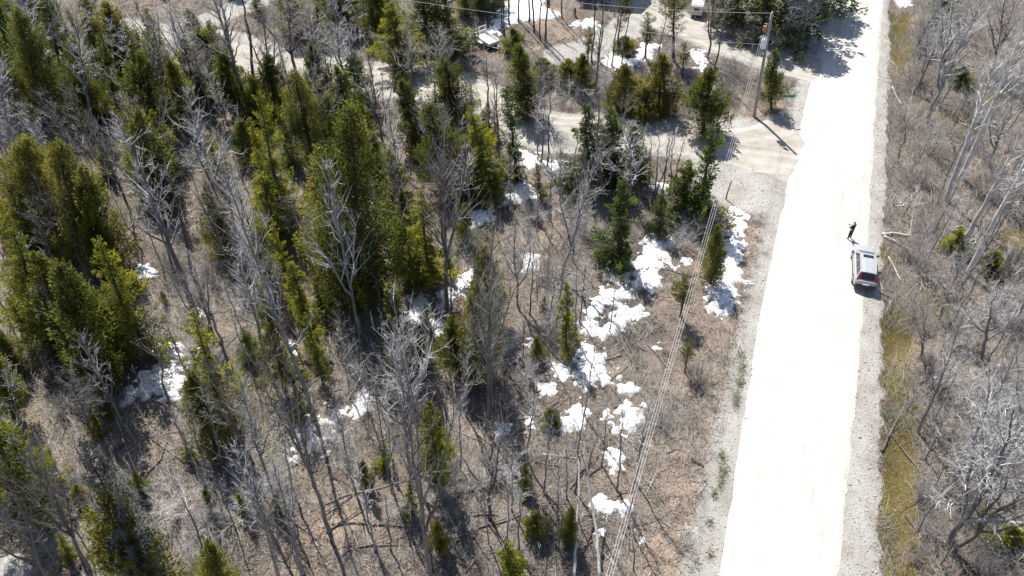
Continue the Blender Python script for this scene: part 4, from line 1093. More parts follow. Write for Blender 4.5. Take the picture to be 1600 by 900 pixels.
FREE = [(60, 95, 490, 150, 9, 1), (60, 90, 490, 150, 10, 4), (0, -40, 420, 62, 16, 4), (0, -40, 420, 70, 9, 1), (0, 40, 820, 520, 88, 4), (0, 520, 820, 900, 44, 4), (0, 20, 780, 560, 36, 1), (820, 90, 1060, 330, 14, 4), (820, 330, 900, 900, 14, 2), (900, 330, 1000, 900, 7, 2), (1410, 0, 1600, 900, 58, 3), (100, 420, 900, 880, 26, 5)]
USED = set()
FG = np.random.default_rng(77)
KIND = {'slim': 'thin leafless sapling', 'tall': 'tall grey leafless tree', 'fork': 'forked grey leafless tree', 'dead': 'brittle dead grey tree', 'cedar': 'young olive cedar', 'fir': 'young yellow green fir', 'rust': 'small bronzed cedar', 'spruce': 'young dark spruce', 'open': 'wispy young fir'}
ANCH = [(a[1], a[2]) for a in CONIFERS + BARES]
SNOWG = [[tuple(G0(*p)[:2]) for p in s_[0]] for s_ in SNOW]
def place_free(x0, y0, x1, y1, n, mode):
    done = tries = 0
    while done < n and tries < n * 40:
        tries += 1
        px, py = FG.uniform(x0, x1), y0 + (y1 - y0) * FG.random() ** 1.0
        if 690 < px < 905 and 45 < py < 175: continue
        w = G0(px, py)
        X, Y = np.array([w[0]]), np.array([w[1]])
        if zones(X, Y)[0][0] > 0.15 or zones(X, Y)[1][0] > 0.75: continue
        if min(poly_dist(X, Y, SIDE)[0] - SIDE_W, poly_dist(X, Y, TRACK)[0] - TRACK_W) < 1.2: continue
        if any(inside(X, Y, s_)[0] for s_ in SNOWG): continue
        if min(math.hypot(px - a, (py - b) * 1.2) for a, b in ANCH) < 15: continue
        r = FG.random(); beyond = px > 1380
        k = 'slim' if r < (.50 if not beyond else .62) else 'fork' if r < .64 else 'tall' if r < (.72 if not beyond else .80) else 'dead' if r < .78 else ('cedar', 'fir', 'rust', 'spruce', 'cedar')[FG.integers(0, 5)]
        if mode in (1, 5): k = ('cedar', 'fir', 'rust', 'spruce', 'cedar', 'fir', 'open')[FG.integers(0, 7)]
        elif mode == 2 or (mode == 3 and k in CONE): k = 'slim'
        elif mode == 4 and k in CONE and (FG.random() < .7 or (py > 600 and px > 380)): k = ('fork', 'slim', 'tall')[FG.integers(0, 3)]
        elif px > 900 and px < 1380 and k in ('tall', 'fork'): k = 'slim'
        for mx, my, ph in sorted(MARKS, key=lambda m_: math.hypot(px - m_[0], (py - m_[1]) * 1.3)):
            dx, dy = px - mx, (py - my) * 1.3
            rel = ('right of' if dx > 0 else 'left of') if abs(dx) > abs(dy) else ('in front of' if dy > 0 else 'behind')
            if (k, rel, ph) not in USED: break
        USED.add((k, rel, ph))
        near = math.hypot(dx, dy) < 70
        lab = f"{KIND[k]} {'just ' if near else 'well '}{rel} the {ph}"
        s_ = 0.62 + 0.5 * py / 900
        if k in CONE:
            h = (FG.uniform(40, 90) if mode == 0 else FG.uniform(24, 52) if mode == 5 else FG.uniform(50, 150)) * s_; conifer_at(k, px, py, px + (px - 800) * h / 1500, py - h, h * FG.uniform(.24, .34), lab)
        else:
            h = {'slim': FG.uniform(70, 140), 'fork': FG.uniform(120, 190), 'tall': FG.uniform(140, 220), 'dead': FG.uniform(80, 150)}[k] * s_
            bare_at(k, px, py, px + (px - 800) * h / 1300 + FG.normal(0, h * .06), py - h, h * {'slim': .17, 'fork': .22, 'tall': .20, 'dead': .17}[k], lab)
        ANCH.append((px, py)); done += 1
for a in FREE: place_free(*a)
# ------------------------------------------------------------------ parked car
def pane(corners, u0, u1, v0, v1, name, m, parent, off=0.008):
    c = [np.array(p, float) for p in corners]                     # bottom a, bottom b, top b, top a
    def at(u, v): return (c[0] * (1 - u) + c[1] * u) * (1 - v) + (c[3] * (1 - u) + c[2] * u) * v
    n = np.cross(c[1] - c[0], c[3] - c[0]); n /= np.linalg.norm(n)
    lo = [at(u0, v0), at(u1, v0), at(u1, v1), at(u0, v1)]
    mb = MB(); mb.loft([[p - n * 0.02 for p in lo], [p + n * off for p in lo]])
    return mb.build(name, m, parent)

paint = plain('white_car_paint', (0.31, 0.32, 0.33), 0.28, 0.25, 0.6, 0.03)
glass = plain('dark_car_glass', (0.012, 0.014, 0.018), 0.08, 0.0, 0.6, 0.05)
trimm = plain('black_plastic', (0.03, 0.03, 0.032), 0.6)
redl = plain('red_lamp_plastic', (0.42, 0.012, 0.015), 0.25)
rubber = plain('tyre_rubber', (0.025, 0.025, 0.026), 0.9)
alloy = plain('wheel_alloy', (0.45, 0.46, 0.47), 0.35, 0.8)
chrome = plain('roof_rail_metal', (0.55, 0.56, 0.57), 0.35, 0.7)
plate = plain('plate_white', (0.62, 0.63, 0.66), 0.5)

def build_car():
    a, b = G(1348, 452), G(1346, 392)
    p = G(1346.5, 425)
    az = math.atan2(b[0] - a[0], b[1] - a[1])
    t = thing('parked_suv', 'silver estate style SUV with sunroof parked at the edge of the gravel road', 'car', (p[0], p[1], 0.06), -az); t.scale = (.90, 1.0, .97)
    mb = MB(); rings = []
    for y, w, zb, zt in [(-2.30, .70, .46, .88), (-2.24, .84, .38, 1.00), (-2.05, .905, .32, 1.03), (-1.4, .925, .27, 1.02), (0, .93, .25, 1.0), (1.0, .925, .25, .985), (1.55, .915, .27, .95), (2.0, .87, .30, .87), (2.22, .78, .34, .78), (2.31, .58, .42, .68)]:
        h = [(w * .90, zb), (w, zb + .10), (w * 1.005, .66), (w * .985, zt - .10), (w * .93, zt - .02), (w * .72, zt + .012)]
        rings.append([(x, y, z) for x, z in h] + [(0, y, zt + .02)] + [(-x, y, z) for x, z in h[::-1]])
    mb.loft(rings); mb.build('body', paint, t, smooth=True)
    B = dict(bl=(-.83, -2.16, 1.0), br=(.83, -2.16, 1.0), fr=(.80, 1.42, .955), fl=(-.80, 1.42, .955), tbl=(-.64, -1.78, 1.60), tbr=(.64, -1.78, 1.60), tfr=(.62, .34, 1.60), tfl=(-.62, .34, 1.60))
    mb = MB(); mb.add(list(B.values()), [(0, 1, 2, 3), (4, 7, 6, 5), (0, 4, 5, 1), (1, 5, 6, 2), (2, 6, 7, 3), (3, 7, 4, 0)]); mb.build('pillar_frame', paint, t)
    mb = MB(); mb.loft([[(-.65, y, z0), (-.60, y, z0 + .05), (-.3, y, z0 + .085), (.3, y, z0 + .085), (.60, y, z0 + .05), (.65, y, z0)] for y, z0 in [(-1.86, 1.575), (-1.5, 1.60), (-.6, 1.62), (.0, 1.59), (.34, 1.53)]])
    roof = mb.build('roof', paint, t, smooth=False)
    MB().box((0, -.06, 1.685), (.84, .34, .016), .006).build('sunroof', glass, roof)
    for s in (-1, 1): MB().tube([(s * .60, -1.6, 1.68), (s * .60, -1.5, 1.715), (s * .595, -.2, 1.73), (s * .58, .15, 1.70)], .018, 6).build('roof_rail', chrome, roof)
    rear = [B['br'], B['bl'], B['tbl'], B['tbr']]; rear = [B['bl'], B['br'], B['tbr'], B['tbl']]
    pane(rear, .12, .88, .12, .93, 'rear_window', glass, t)
    for u0, u1 in ((-.01, .105), (.895, 1.01)): pane(rear, u0, u1, .02, .80, 'tail_light', redl, t, .02)
    pane([B['fr'], B['fl'], B['tfl'], B['tfr']], .05, .95, .06, .95, 'windscreen', glass, t)
    left = [B['fl'], B['bl'], B['tbl'], B['tfl']]; right = [B['br'], B['fr'], B['tfr'], B['tbr']]
    for u0, u1 in ((.10, .37), (.39, .66), (.68, .90)):
        pane(left, u0, u1, .12, .90, 'side_window', glass, t); pane(right, 1 - u1, 1 - u0, .12, .90, 'side_window', glass, t)
    MB().box((0, -2.26, .53), (1.70, .26, .34), .06).build('rear_bumper', trimm, t)
    MB().box((0, -2.345, .78), (.52, .03, .13), .008).build('licence_plate', plate, t)
    MB().box((0, 2.27, .48), (1.30, .14, .22), .04).build('front_bumper', trimm, t)
    MB().box((0, 2.30, .64), (.70, .06, .12), .01).build('grille', trimm, t)
    for s in (-1, 1):
        MB().box((s * .66, 2.19, .70), (.30, .16, .12), .03).build('headlight', plate, t)
        mb = MB().box((s * 1.02, .95, 1.03), (.20, .12, .14), .03); mb.box((s * .92, .97, 1.0), (.08, .05, .04)); mb.build('wing_mirror', trimm, t)
        MB().box((s * .935, .25, .80), (.02, .20, .03), .005).build('door_handle', chrome, t)
        MB().box((s * .94, -.1, .40), (.04, 2.3, .12), .015).build('sill', trimm, t)
        for y in (-1.40, 1.42):
            w = MB().tube([(s * .74, y, .35), (s * .77, y, .35), (s * .93, y, .35), (s * .955, y, .35)], [.33, .36, .36, .33], 20).build('wheel', rubber, t)
            MB().tube([(s * .94, y, .35), (s * .965, y, .35)], [.24, .20], 12).build('rim', alloy, w)
    MB().tube([(-.3, -2.12, 1.12), (.1, -2.155, 1.10)], .012, 5).build('wiper', trimm, t)
build_car()

# ------------------------------------------------------------------ person with dark clothes beside the car
def skinned(name, pts, edges, m, parent, sub=1):
    me = bpy.data.meshes.new(name)
    me.from_pydata([p[:3] for p in pts], edges, [])
    o = link(name, me, parent)
    md = o.modifiers.new('Skin', 'SKIN'); md.use_smooth_shade = True
    if not me.skin_vertices: me.attributes
    sv = me.skin_vertices[0].data
    for i, p in enumerate(pts):
        r = p[3]; sv[i].radius = (r, p[4] if len(p) > 4 else r); sv[i].use_root = (i == 0)
    ss = o.modifiers.new('Subdivision', 'SUBSURF'); ss.levels = sub; ss.render_levels = sub
    me.materials.append(m)
    return o

skin = plain('skin', (0.26, 0.16, 0.115), 0.5, 0, 0.4, 0.05)
cloth_d = plain('dark_jacket_cloth', (0.030, 0.026, 0.030), 0.9, 0, 0.2, 0.2)
cloth_t = plain('dark_trouser_cloth', (0.035, 0.036, 0.045), 0.9, 0, 0.2, 0.2)
hairm = plain('brown_hair', (0.045, 0.028, 0.018), 0.7, 0, 0.3, 0.2)
shoem = plain('dark_shoe', (0.03, 0.025, 0.022), 0.7)
def build_person():
    p = G(1326, 374)
    t = thing('person', 'person in dark jacket and trousers standing on the gravel in front of the silver car', 'person', (p[0], p[1], 0.09), R(20))
    t.rotation_euler = (0, 0, R(30))
    # body, facing local +Y, hands together at the chest
    J = [(0, 0, .96, .13), (0, 0, 1.12, .125), (0, .01, 1.30, .14), (0, 0, 1.45, .085), (0, .015, 1.53, .055), (0, .04, 1.62, .088), (0, .045, 1.71, .075)]
    E = [(0, 1), (1, 2), (2, 3), (3, 4), (4, 5), (5, 6)]
    for s in (-1, 1):
        n = len(J)
        J += [(s * .19, 0, 1.42, .06), (s * .25, .03, 1.15, .045), (s * .13, .27, 1.17, .034), (s * .085, .35, 1.19, .030)]
        E += [(3, n), (n, n + 1), (n + 1, n + 2), (n + 2, n + 3)]
        for q, (dx, ln, dz) in enumerate([(-.028, .062, .012), (-.01, .072, .004), (.008, .068, -.006), (.024, .052, -.014)]):
            f = len(J)
            J += [(s * (.075 + dx * .6), .40, 1.19 + dz * 1.4, .009), (s * (.065 + dx * .6) - s * .012, .40 + ln * .6, 1.185 + dz * 1.6, .008), (s * (.05 + dx * .5) - s * .02, .40 + ln * .75, 1.165 + dz * 1.6, .007)]
            E += [(n + 3, f), (f, f + 1), (f + 1, f + 2)]
        f = len(J); J += [(s * .06, .37, 1.225, .010), (s * .04, .40, 1.24, .008)]; E += [(n + 3, f), (f, f + 1)]
        n = len(J)
        J += [(s * .10, 0, .88, .095), (s * .125, .02, .50, .062), (s * .14, -.01, .10, .042), (s * .145, .12, .045, .038)]
        E += [(0, n), (n, n + 1), (n + 1, n + 2), (n + 2, n + 3)]
    skinned('body', J, E, skin, t)
    Jk = [(0, 0, .92, .165), (0, 0, 1.12, .155), (0, .01, 1.30, .17), (0, 0, 1.44, .11), (0, .01, 1.49, .075)]; Ek = [(0, 1), (1, 2), (2, 3), (3, 4)]
    for s in (-1, 1):
        n = len(Jk); Jk += [(s * .20, 0, 1.41, .082), (s * .26, .03, 1.15, .066), (s * .135, .26, 1.17, .052)]; Ek += [(3, n), (n, n + 1), (n + 1, n + 2)]
    skinned('jacket', Jk, Ek, cloth_d, t)
    Jt = [(0, 0, .97, .15), (0, 0, .90, .15)]; Et = [(0, 1)]
    for s in (-1, 1):
        n = len(Jt); Jt += [(s * .105, 0, .80, .115), (s * .127, .02, .50, .085), (s * .14, -.01, .10, .07)]; Et += [(1, n), (n, n + 1), (n + 1, n + 2)]
    skinned('trousers', Jt, Et, cloth_t, t)
    for s in (-1, 1): skinned('shoe', [(s * .14, -.05, .05, .05), (s * .145, .06, .045, .05), (s * .15, .17, .035, .04)], [(0, 1), (1, 2)], shoem, t)
    skinned('hair', [(0, .0, 1.64, .085), (0, .005, 1.70, .092), (0, .03, 1.745, .075)], [(0, 1), (1, 2)], hairm, t)
    MB().tube([(0, .125, 1.66), (0, .148, 1.635), (0, .135, 1.622)], [.008, .014, .012], 6).build('nose', skin, t, True)
    for s in (-1, 1):
        MB().lathe([(.004, -.011), (.011, 0), (.004, .011)], (s * .032, .118, 1.672), 8).build('eye', trimm, t, True)
        MB().box((s * .088, .03, 1.655), (.02, .04, .06), .008).build('ear', skin, t)
    MB().box((0, .122, 1.60), (.045, .014, .010), .004).build('mouth', plain('lips', (.32, .12, .10)), t)
    c = MB().box((0, 0, 0), (.17, .09, .035), .012).build('controller', trimm, None, loc=None)
    c.parent = None
    w = t.matrix_basis @ Vector((0, .43, 1.205)); c.location = w; c.rotation_euler = t.rotation_euler
    tag(c, 'small dark handheld controller held by the standing person', 'controller')
build_person()

# ------------------------------------------------------------------ utility pole and its wires
wood = bark_material('weathered_pole_wood', (0.13, 0.12, 0.11), (0.21, 0.195, 0.18), (0.32, 0.30, 0.275))
steel = plain('galvanised_steel', (0.42, 0.44, 0.45), 0.5, 0.3)
tank = plain('transformer_grey_paint', (0.58, 0.60, 0.61), 0.45)
amber = plain('amber_cutout', (0.36, 0.17, 0.04), 0.5)
porc = plain('white_porcelain', (0.62, 0.62, 0.60), 0.3)
wirem = plain('bare_aluminium_wire', (0.36, 0.36, 0.36), 0.5, 0.0, 0.5, 0.05)
PB = G(1178, 182); PH = zfor(PB[0], PB[1], 18); pxt, _, dpt = proj((PB[0], PB[1], PH)); PDX = (1207 - pxt) * dpt / F
def pole_at(z): return np.array([PB[0] + PDX * z / PH, PB[1], z])
def build_pole(base, label, top):
    t = thing('utility_pole', label, 'utility pole', tuple(base))
    zs = np.linspace(-0.4, PH, 12)
    MB().tube([(PDX * z / PH, 0, z) for z in zs], 0.17 - 0.055 * np.clip(zs / PH, 0, 1), 12).build('pole', wood, t, True)
    at = lambda z, dx=0, dy=0: (PDX * z / PH + dx, dy, z)
    MB().lathe([(.02, 0), (.055, .03), (.035, .07), (.06, .10), (.03, .16)], at(PH), 10).build('pole_top_insulator', porc, t)
    if top:
        tz = zfor(PB[0], PB[1], 72)
        tr = MB().lathe([(.10, 0), (.24, .03), (.25, .10), (.25, .80), (.235, .86), (.10, .92)], at(tz, -.34, -.12), 18).build('transformer', tank, t, True)
        for dx in (-.12, .10): MB().lathe([(.04, 0), (.06, .05), (.03, .09), (.055, .14), (.02, .24)], at(tz + .88, -.34 + dx, -.12), 8).build('bushing', porc, tr)
        MB().box(at(tz + .35, -.14, -.06), (.2, .10, .5), .01).build('transformer_bracket', steel, t)
        cz = zfor(PB[0], PB[1], 40)
        MB().tube([at(cz + .25, -.02), at(cz + .40, -.52, -.05)], .03, 6).build('bracket_arm', steel, t)
        cu = MB().box(at(cz - .1, -.42, -.06), (.30, .22, .52), .05).build('fuse_cutout', amber, t)
        MB().tube([at(cz + .1, -.30, -.1), at(cz + .42, -.38, -.14)], .025, 6).build('fuse_tube', porc, cu)
        for q, dz in enumerate((.0, .35, .7)):
            MB().lathe([(.03, 0), (.055, .03), (.055, .08), (.03, .11)], at(WZ[q] - .05, WDX[q], -.12), 10).build('spool_insulator', porc, t)
        MB().tube([at(WZ[0] - .07, -.05, -.12), at(WZ[0] - .07, -.85, -.12)], .025, 6).build('bracket_arm', steel, t)
        MB().tube([at(tz + .9, -.34, -.12), at(tz + 1.6, -.25, -.16), at(cz - .3, -.40, -.06)], .012, 5).build('jumper_cable', trimm, t)
    return t
WZ = (8.4, 8.41, 8.42)
WDX = (-.26, -.44, -.62)
build_pole(PB, 'grey wooden utility pole with transformer can at the side road corner', True)
NB = np.array([4.6 - .3745 * 19, 16.1 - 19.0, 0.0])
build_pole(NB, 'plain wooden utility pole carrying the near end of the roadside wires', False)
def wire(p0, p1, sag, label, r=0.017, n=40):
    s = np.linspace(0, 1, n)[:, None]
    P = np.array(p0) * (1 - s) + np.array(p1) * s; P[:, 2] -= (4 * sag * s * (1 - s))[:, 0]
    o = MB().tube(P, r, 6).build('power_line', wirem)
    tag(o, label, 'power line', 'wires of the utility pole'); return o
for q, (z, lab) in enumerate(zip(WZ, ('wire nearest the road of three running down beside the gravel road', 'middle one of the three wires running down beside the gravel road', 'wire farthest from the road of three running down beside the gravel road'))):
    a = pole_at(z) + np.array([WDX[q], -.12, 0]); b = np.array([NB[0] + (.12, 0.0, -.12)[q], NB[1], z + .1])
    wire(a, b, 0.35, lab, 0.0085)
s0 = pole_at(PH - .15); far = G0(640, 0, 9.0)
wire(s0 + np.array([-.1, 0, 0]), G0(860, -4, 9.6) + np.array([-6, 1.0, .1]), 0.45, 'wire from the pole top stretching over the cabin yard and snow heap')
wire(G0(1086, 59, 7.2), G0(640, -1, 7.8) + np.array([-8, 2, 0.2]), 0.25, 'wire crossing above the trailer and the row of slender trunks')
DP = G0(1086, 59, 7.2)
wire(DP, pole_at(7.4), 0.1, 'slack wire joining the trailer wire to the utility pole', 0.012)

# ------------------------------------------------------------------ street sign, thin posts
sgreen = plain('street_sign_green', (0.01, 0.16, 0.085), 0.45, 0, 0.4, 0.05)
b = G(1221, 187)
t = thing('street_sign', 'green street name sign on a thin steel post by the roadside cedar', 'street sign', tuple(b))
sz = zfor(b[0], b[1], 150)
MB().tube([(0, 0, -.2), (0, 0, sz - .05)], .035, 8).build('post', steel, t)
MB().box((.1, -.03, sz), (1.15, .02, .24), .004).build('sign_blade', sgreen, t)
MB().box((.0, 0, sz + .23), (.02, .80, .20), .004).build('sign_blade', sgreen, t)
MB().box((0, 0, sz + .115), (.06, .06, .05), .008).build('bracket', steel, t)
b = G(1134, 311); pz = zfor(b[0], b[1], 279)
o = MB().tube([(0, 0, -.2), (.03, 0, pz * .5), (.12, 0, pz)], [.06, .055, .045], 8).build('marker_post', M['brown_bark'], None, True, tuple(b))
tag(o, 'thin bare wooden post standing at the upper end of the long snow bank', 'post')
b = G(1238, 199); o = MB().tube([(0, 0, -.1), (0, 0, .55)], .025, 6); o.box((0, 0, .42), (.34, .03, .05)); o = o.build('survey_stake', M['brown_bark'], None, False, tuple(b))
tag(o, 'short cross shaped stake in the gravel near the street sign', 'stake')
b = G(898, 25); o = MB().tube([(0, 0, -.1), (0, 0, .9), (0, 0, .98)], [.14, .14, .06], 10).build('yard_post', M['brown_bark'], None, True, tuple(b))
tag(o, 'short dark post on the tan yard next to the house shadow', 'post')

# ------------------------------------------------------------------ trailer, camper, house
tw = plain('trailer_grey_paint', (0.60, 0.63, 0.66), 0.5); tdk = plain('trailer_bed', (0.55, 0.56, 0.57), 0.7)
a, b = G(751, 58), G(772, 73); c = G(761, 70)
t = thing('utility_trailer', 'open pale grey utility trailer with a raised front gate beside dark spruces', 'trailer', tuple(c), math.atan2(b[1] - a[1], b[0] - a[0]))
MB().box((0, 0, .55), (2.6, 1.5, .06), .01).build('bed', tdk, t)
for s in (-1, 1):
    MB().box((0, s * .76, .76), (2.6, .04, .38), .008).build('side_board', tw, t)
    MB().box((-.1, s * .93, .62), (.95, .26, .05), .02).build('mudguard', tw, t)
    w = MB().tube([(-.1, s * .84, .30), (-.1, s * 1.02, .30)], .30, 16).build('wheel', rubber, t)
    MB().tube([(-.1, s * 1.0, .30), (-.1, s * 1.03, .30)], .15, 10).build('rim', alloy, w)
MB().box((1.31, 0, .72), (.04, 1.5, .30), .008).build('end_board', tw, t)
g_ = MB()
for s in (-1, 0, 1): g_.box((-1.32, s * .72, 1.05), (.05, .05, 1.0))
for z in (.60, 1.05, 1.53): g_.box((-1.323, 0, z), (.04, 1.56, .05))
g_.build('gate', tw, t)
mb = MB()
for s in (-1, 1): mb.tube([(1.3, s * .5, .50), (2.2, 0, .48)], .04, 6)
mb.build('drawbar', steel, t)
MB().tube([(2.15, 0, .0), (2.15, 0, .7)], .03, 6).build('jockey_stand', steel, t)

c = G(1088, 21)
t = thing('camper_trailer', 'small white camper half hidden by pines at the end of the driveway', 'camper', tuple(c), R(-15)); t.scale = (.72, .72, .72)
mb = MB(); prof = [(-1.6, .45), (1.5, .45), (1.6, .7), (1.5, 1.9), (1.2, 2.15), (-1.3, 2.15), (-1.6, 1.9)]
mb.loft([[(x, y, z) for y, z in prof] for x in (-.95, -.9, .9, .95)]); mb.build('body', plain('camper_white', (.5, .48, .45), .4, 0, .4, .04), t)
MB().box((0, -1.605, 1.35), (.8, .05, .5), .02).build('window', glass, t)
MB().box((.96, .2, 1.4), (.03, .9, .5), .01).build('window', glass, t)
MB().box((.955, -.9, 1.15), (.03, .6, 1.35), .01).build('door', plate, t)
for s in (-1, 1):
    w = MB().tube([(s * .78, .1, .32), (s * .97, .1, .32)], .32, 14).build('wheel', rubber, t)
    MB().tube([(s * .95, .1, .32), (s * .985, .1, .32)], .16, 10).build('rim', alloy, w)
MB().tube([(0, -1.6, .45), (0, -2.4, .45)], .05, 6).build('drawbar', steel, t)

e0, e1 = G0(905, 13), G0(975, 20); ez = 5.6
shift = -np.array([sd.x, sd.y]) / sd.z * ez
e0, e1 = e0[:2] - shift, e1[:2] - shift
ev = e1 - e0; el = np.linalg.norm(ev) + 2.0
t = thing('house', 'timber house just beyond the yard whose roof shades the ground', 'house', (e0[0], e0[1], 0), math.atan2(ev[1], ev[0]))
sid = plain('house_siding', (.24, .19, .14), .8); rfm = plain('dark_roof_metal', (.05, .055, .065), .5)
MB().box((el / 2, 4.0, 2.75), (el - 1.0, 7.0, 5.5), .01).build('wall', sid, t)
mb = MB(); mb.loft([[(x, -.1, ez - .05), (x, -.1, ez + .08), (x, 4.0, ez + 2.3), (x, 8.1, ez + .08), (x, 8.1, ez - .05), (x, 4.0, ez + 2.15)] for x in (0, el)]); mb.build('roof', rfm, t)
for x in (1.6, el - 1.9):
    w = MB().box((x, .49, 2.2), (1.2, .08, 1.2), .02).build('window', plate, t); MB().box((x, .445, 2.2), (1.0, .03, 1.0)).build('pane', glass, w)
w = MB().box((el / 2, .49, 1.05), (1.0, .06, 2.1), .01).build('door', tw, t); MB().box((el / 2 + .38, .44, 1.05), (.08, .06, .04)).build('handle', steel, w)

# ------------------------------------------------------------------ boulder, logs, snapped stems, branches
def boulder(px, py, size, label, seed):
    p = G(px, py); bm = bmesh.new(); bmesh.ops.create_icosphere(bm, subdivisions=4, radius=1.0)
    co = np.array([v.co for v in bm.verts])
    d = 0.8 + 0.5 * fbm(co[:, 0] * 1.3 + 9 + seed, co[:, 1] * 1.3 + co[:, 2] * 1.1, seed, 4)
    for v, k in zip(bm.verts, d): v.co = Vector((v.co.x * k * size[0], v.co.y * k * size[1], max(v.co.z * k * size[2], -0.2)))
    me = bpy.data.meshes.new('boulder'); bm.to_mesh(me); bm.free(); me.materials.append(rockm)
    me.polygons.foreach_set('use_smooth', [True] * len(me.polygons))
    tag(link('boulder', me, None, (p[0], p[1], p[2] - .05)), label, 'boulder')
rockm = plain('lichened_rock', (.19, .185, .172), .9, 0, .2, .35, 3.0)
boulder(18, 893, (1.25, .95, .7), 'pale grey boulder under the thick leaning trunk in the near corner', 3)
boulder(1432, 652, (.20, .18, .14), 'small pale stone beside the broken branches in the ditch', 4)
boulder(1108, 322, (.5, .4, .25), 'small rust brown rock beside the junction spruce', 5)

def log(pts, r, label, bark='brown_bark', name='fallen_log', cat='log', heights=None, forks=(), group=None):
    P = []
    for i, (px, py) in enumerate(pts):
        z = heights[i] if heights else None
        if z is None:
            q = G(px, py); q[2] += r * 0.8
        else: q = G0(px, py, z)
        P.append(q)
    P = np.array(P); n = max(6, len(P) * 4)
    L = np.linspace(0, len(P) - 1, n); i0 = np.minimum(L.astype(int), len(P) - 2); fr = (L - i0)[:, None]
    C = P[i0] * (1 - fr) + P[i0 + 1] * fr
    for _ in range(2): C[1:-1] = (C[:-2] + 2 * C[1:-1] + C[2:]) / 4
    g = np.random.default_rng(len(label)); C[1:-1, :2] += g.normal(0, r * 0.25, (n - 2, 2))
    o0 = C[0].copy(); C = C - o0
    mb = MB(); mb.tube(C, np.linspace(r, r * 0.6, n), 10); root = mb.build(name, M[bark], None, True, tuple(o0))
    tag(root, label, cat, group)
    for u, dx, dy, ln in forks:
        k = int(u * (n - 1)); s = np.linspace(0, 1, 6)[:, None]
        B = C[k] + np.array([dx, dy, .35]) * ln * s + g.normal(0, .03, (6, 3)) * s
        MB().tube(B, np.linspace(r * .5, .006, 6), 6).build('branch', M[bark], root, True)
    return root
log([(1378, 367), (1398, 366), (1420, 369)], .13, 'pale log pointing straight off the verge near the car', 'birch_bark')
log([(1380, 370), (1402, 381), (1428, 394)], .12, 'pale log angled into the brush below the straight log', 'birch_bark', forks=[(.5, .5, -.6, .7)])
for k, (x0, y0, x1, y1) in enumerate([(1396, 322, 1403, 306), (1400, 320, 1409, 301), (1405, 322, 1411, 308), (1408, 319, 1417, 303), (1392, 319, 1400, 303)]):
    log([(x0, y0), (x1, y1)], .06, ('%s pale split stick from the road in the pile on the verge' % ('second', 'third', 'fourth', 'outermost', 'nearest')[k]), 'tan_bark', 'split_stick', 'stick', group='split sticks in the log pile')
log([(1398, 323), (1414, 322)], .07, 'pale cross log lying in front of the split sticks', 'birch_bark')
log([(1497, 396), (1510, 386), (1522, 373)], .24, 'thick broken log propped by the yellow fir scrub', 'grey_bark', heights=[.5, .6, 1.2])
log([(1377, 706), (1394, 670), (1409, 642)], .09, 'broken branch lying across the mossy ditch', 'brown_bark', forks=[(.7, .4, .3, .7)])
log([(1417, 636), (1426, 648), (1438, 662)], .10, 'dark broken branch beside the mossy ditch', 'brown_bark', forks=[(.1, .3, .5, .5), (.2, -.3, .4, .4)])
log([(1448, 650), (1444, 662), (1458, 668)], .06, 'thin bent branch next to the small pale stone', 'brown_bark')
log([(1424, 862), (1432, 882), (1442, 905)], .12, 'dark rotten branch at the low end of the mossy ditch', 'brown_bark', forks=[(.1, .6, .5, .9)])
log([(1374, 456), (1385, 462), (1398, 468)], .07, 'grey branch lying just behind the parked car', 'grey_bark', forks=[(.8, .6, .5, 1.2), (.8, .7, -.2, .9)])
log([(1388, 402), (1398, 420), (1408, 440)], .06, 'thin pale branch in brush across from the car door', 'birch_bark')
log([(1388, 92), (1404, 108), (1420, 121)], .06, 'thin pale branch lying on the far verge', 'birch_bark')
log([(1398, 114), (1410, 122), (1428, 128)], .05, 'second thin pale branch below it on the far verge', 'birch_bark')
log([(1394, 135), (1400, 150), (1408, 163)], .05, 'short pale branch in pinkish brush on the far verge', 'birch_bark')
log([(937, 905), (932, 830), (920, 760), (912, 700), (909, 664)], .10, 'long pale snapped stem curving up from the lower edge', 'birch_bark', 'snapped_stem', 'snapped stem', heights=[.2, 1.2, 3.0, 4.6, 5.6])
log([(897, 905), (900, 840), (904, 780), (905, 710)], .09, 'shorter pale snapped stem beside the long curving one', 'birch_bark', 'snapped_stem', 'snapped stem', heights=[.1, 1.0, 2.2, 3.6])
log([(917, 745), (922, 715), (930, 692)], .09, 'dark stub leaning behind the long curving stem', 'brown_bark', 'snapped_stem', 'snapped stem', heights=[.1, .8, 1.4])
log([(848, 710), (875, 713), (902, 716)], .04, 'thin straight stick lying level beside the snapped stems', 'birch_bark')
log([(938, 860), (950, 872), (962, 884)], .05, 'pale stick lying at the foot of the snapped stems', 'birch_bark')
log([(508, 788), (545, 772), (585, 765), (638, 750)], .09, 'long pale bough hanging sideways in the foreground', 'tan_bark', 'broken_bough', 'bough', heights=[1.2, 1.6, 2.0, 2.6], forks=[(.4, .2, -.9, 1.2), (.7, .4, -.8, 1.1), (.55, .1, .6, .6)])
log([(118, 900), (135, 872), (158, 838)], .17, 'decaying brown log on the bank near the boulder', 'brown_bark')
log([(60, 832), (95, 822), (135, 802)], .16, 'shaded log lying in the dark hollow above the boulder', 'brown_bark')
log([(165, 718), (185, 702), (202, 692)], .16, 'short dark log below the mottled snow patch', 'brown_bark')
log([(1040, 710), (1060, 700), (1096, 728)], .04, 'thin stick on open grass beside the power lines', 'brown_bark')
log([(1080, 718), (1088, 723), (1098, 729)], .13, 'small rotten log on open grass near the shoulder', 'brown_bark')
log([(1078, 125), (1084, 138), (1088, 148)], .07, 'pale leaning branch on the bank under the dark poles', 'birch_bark')
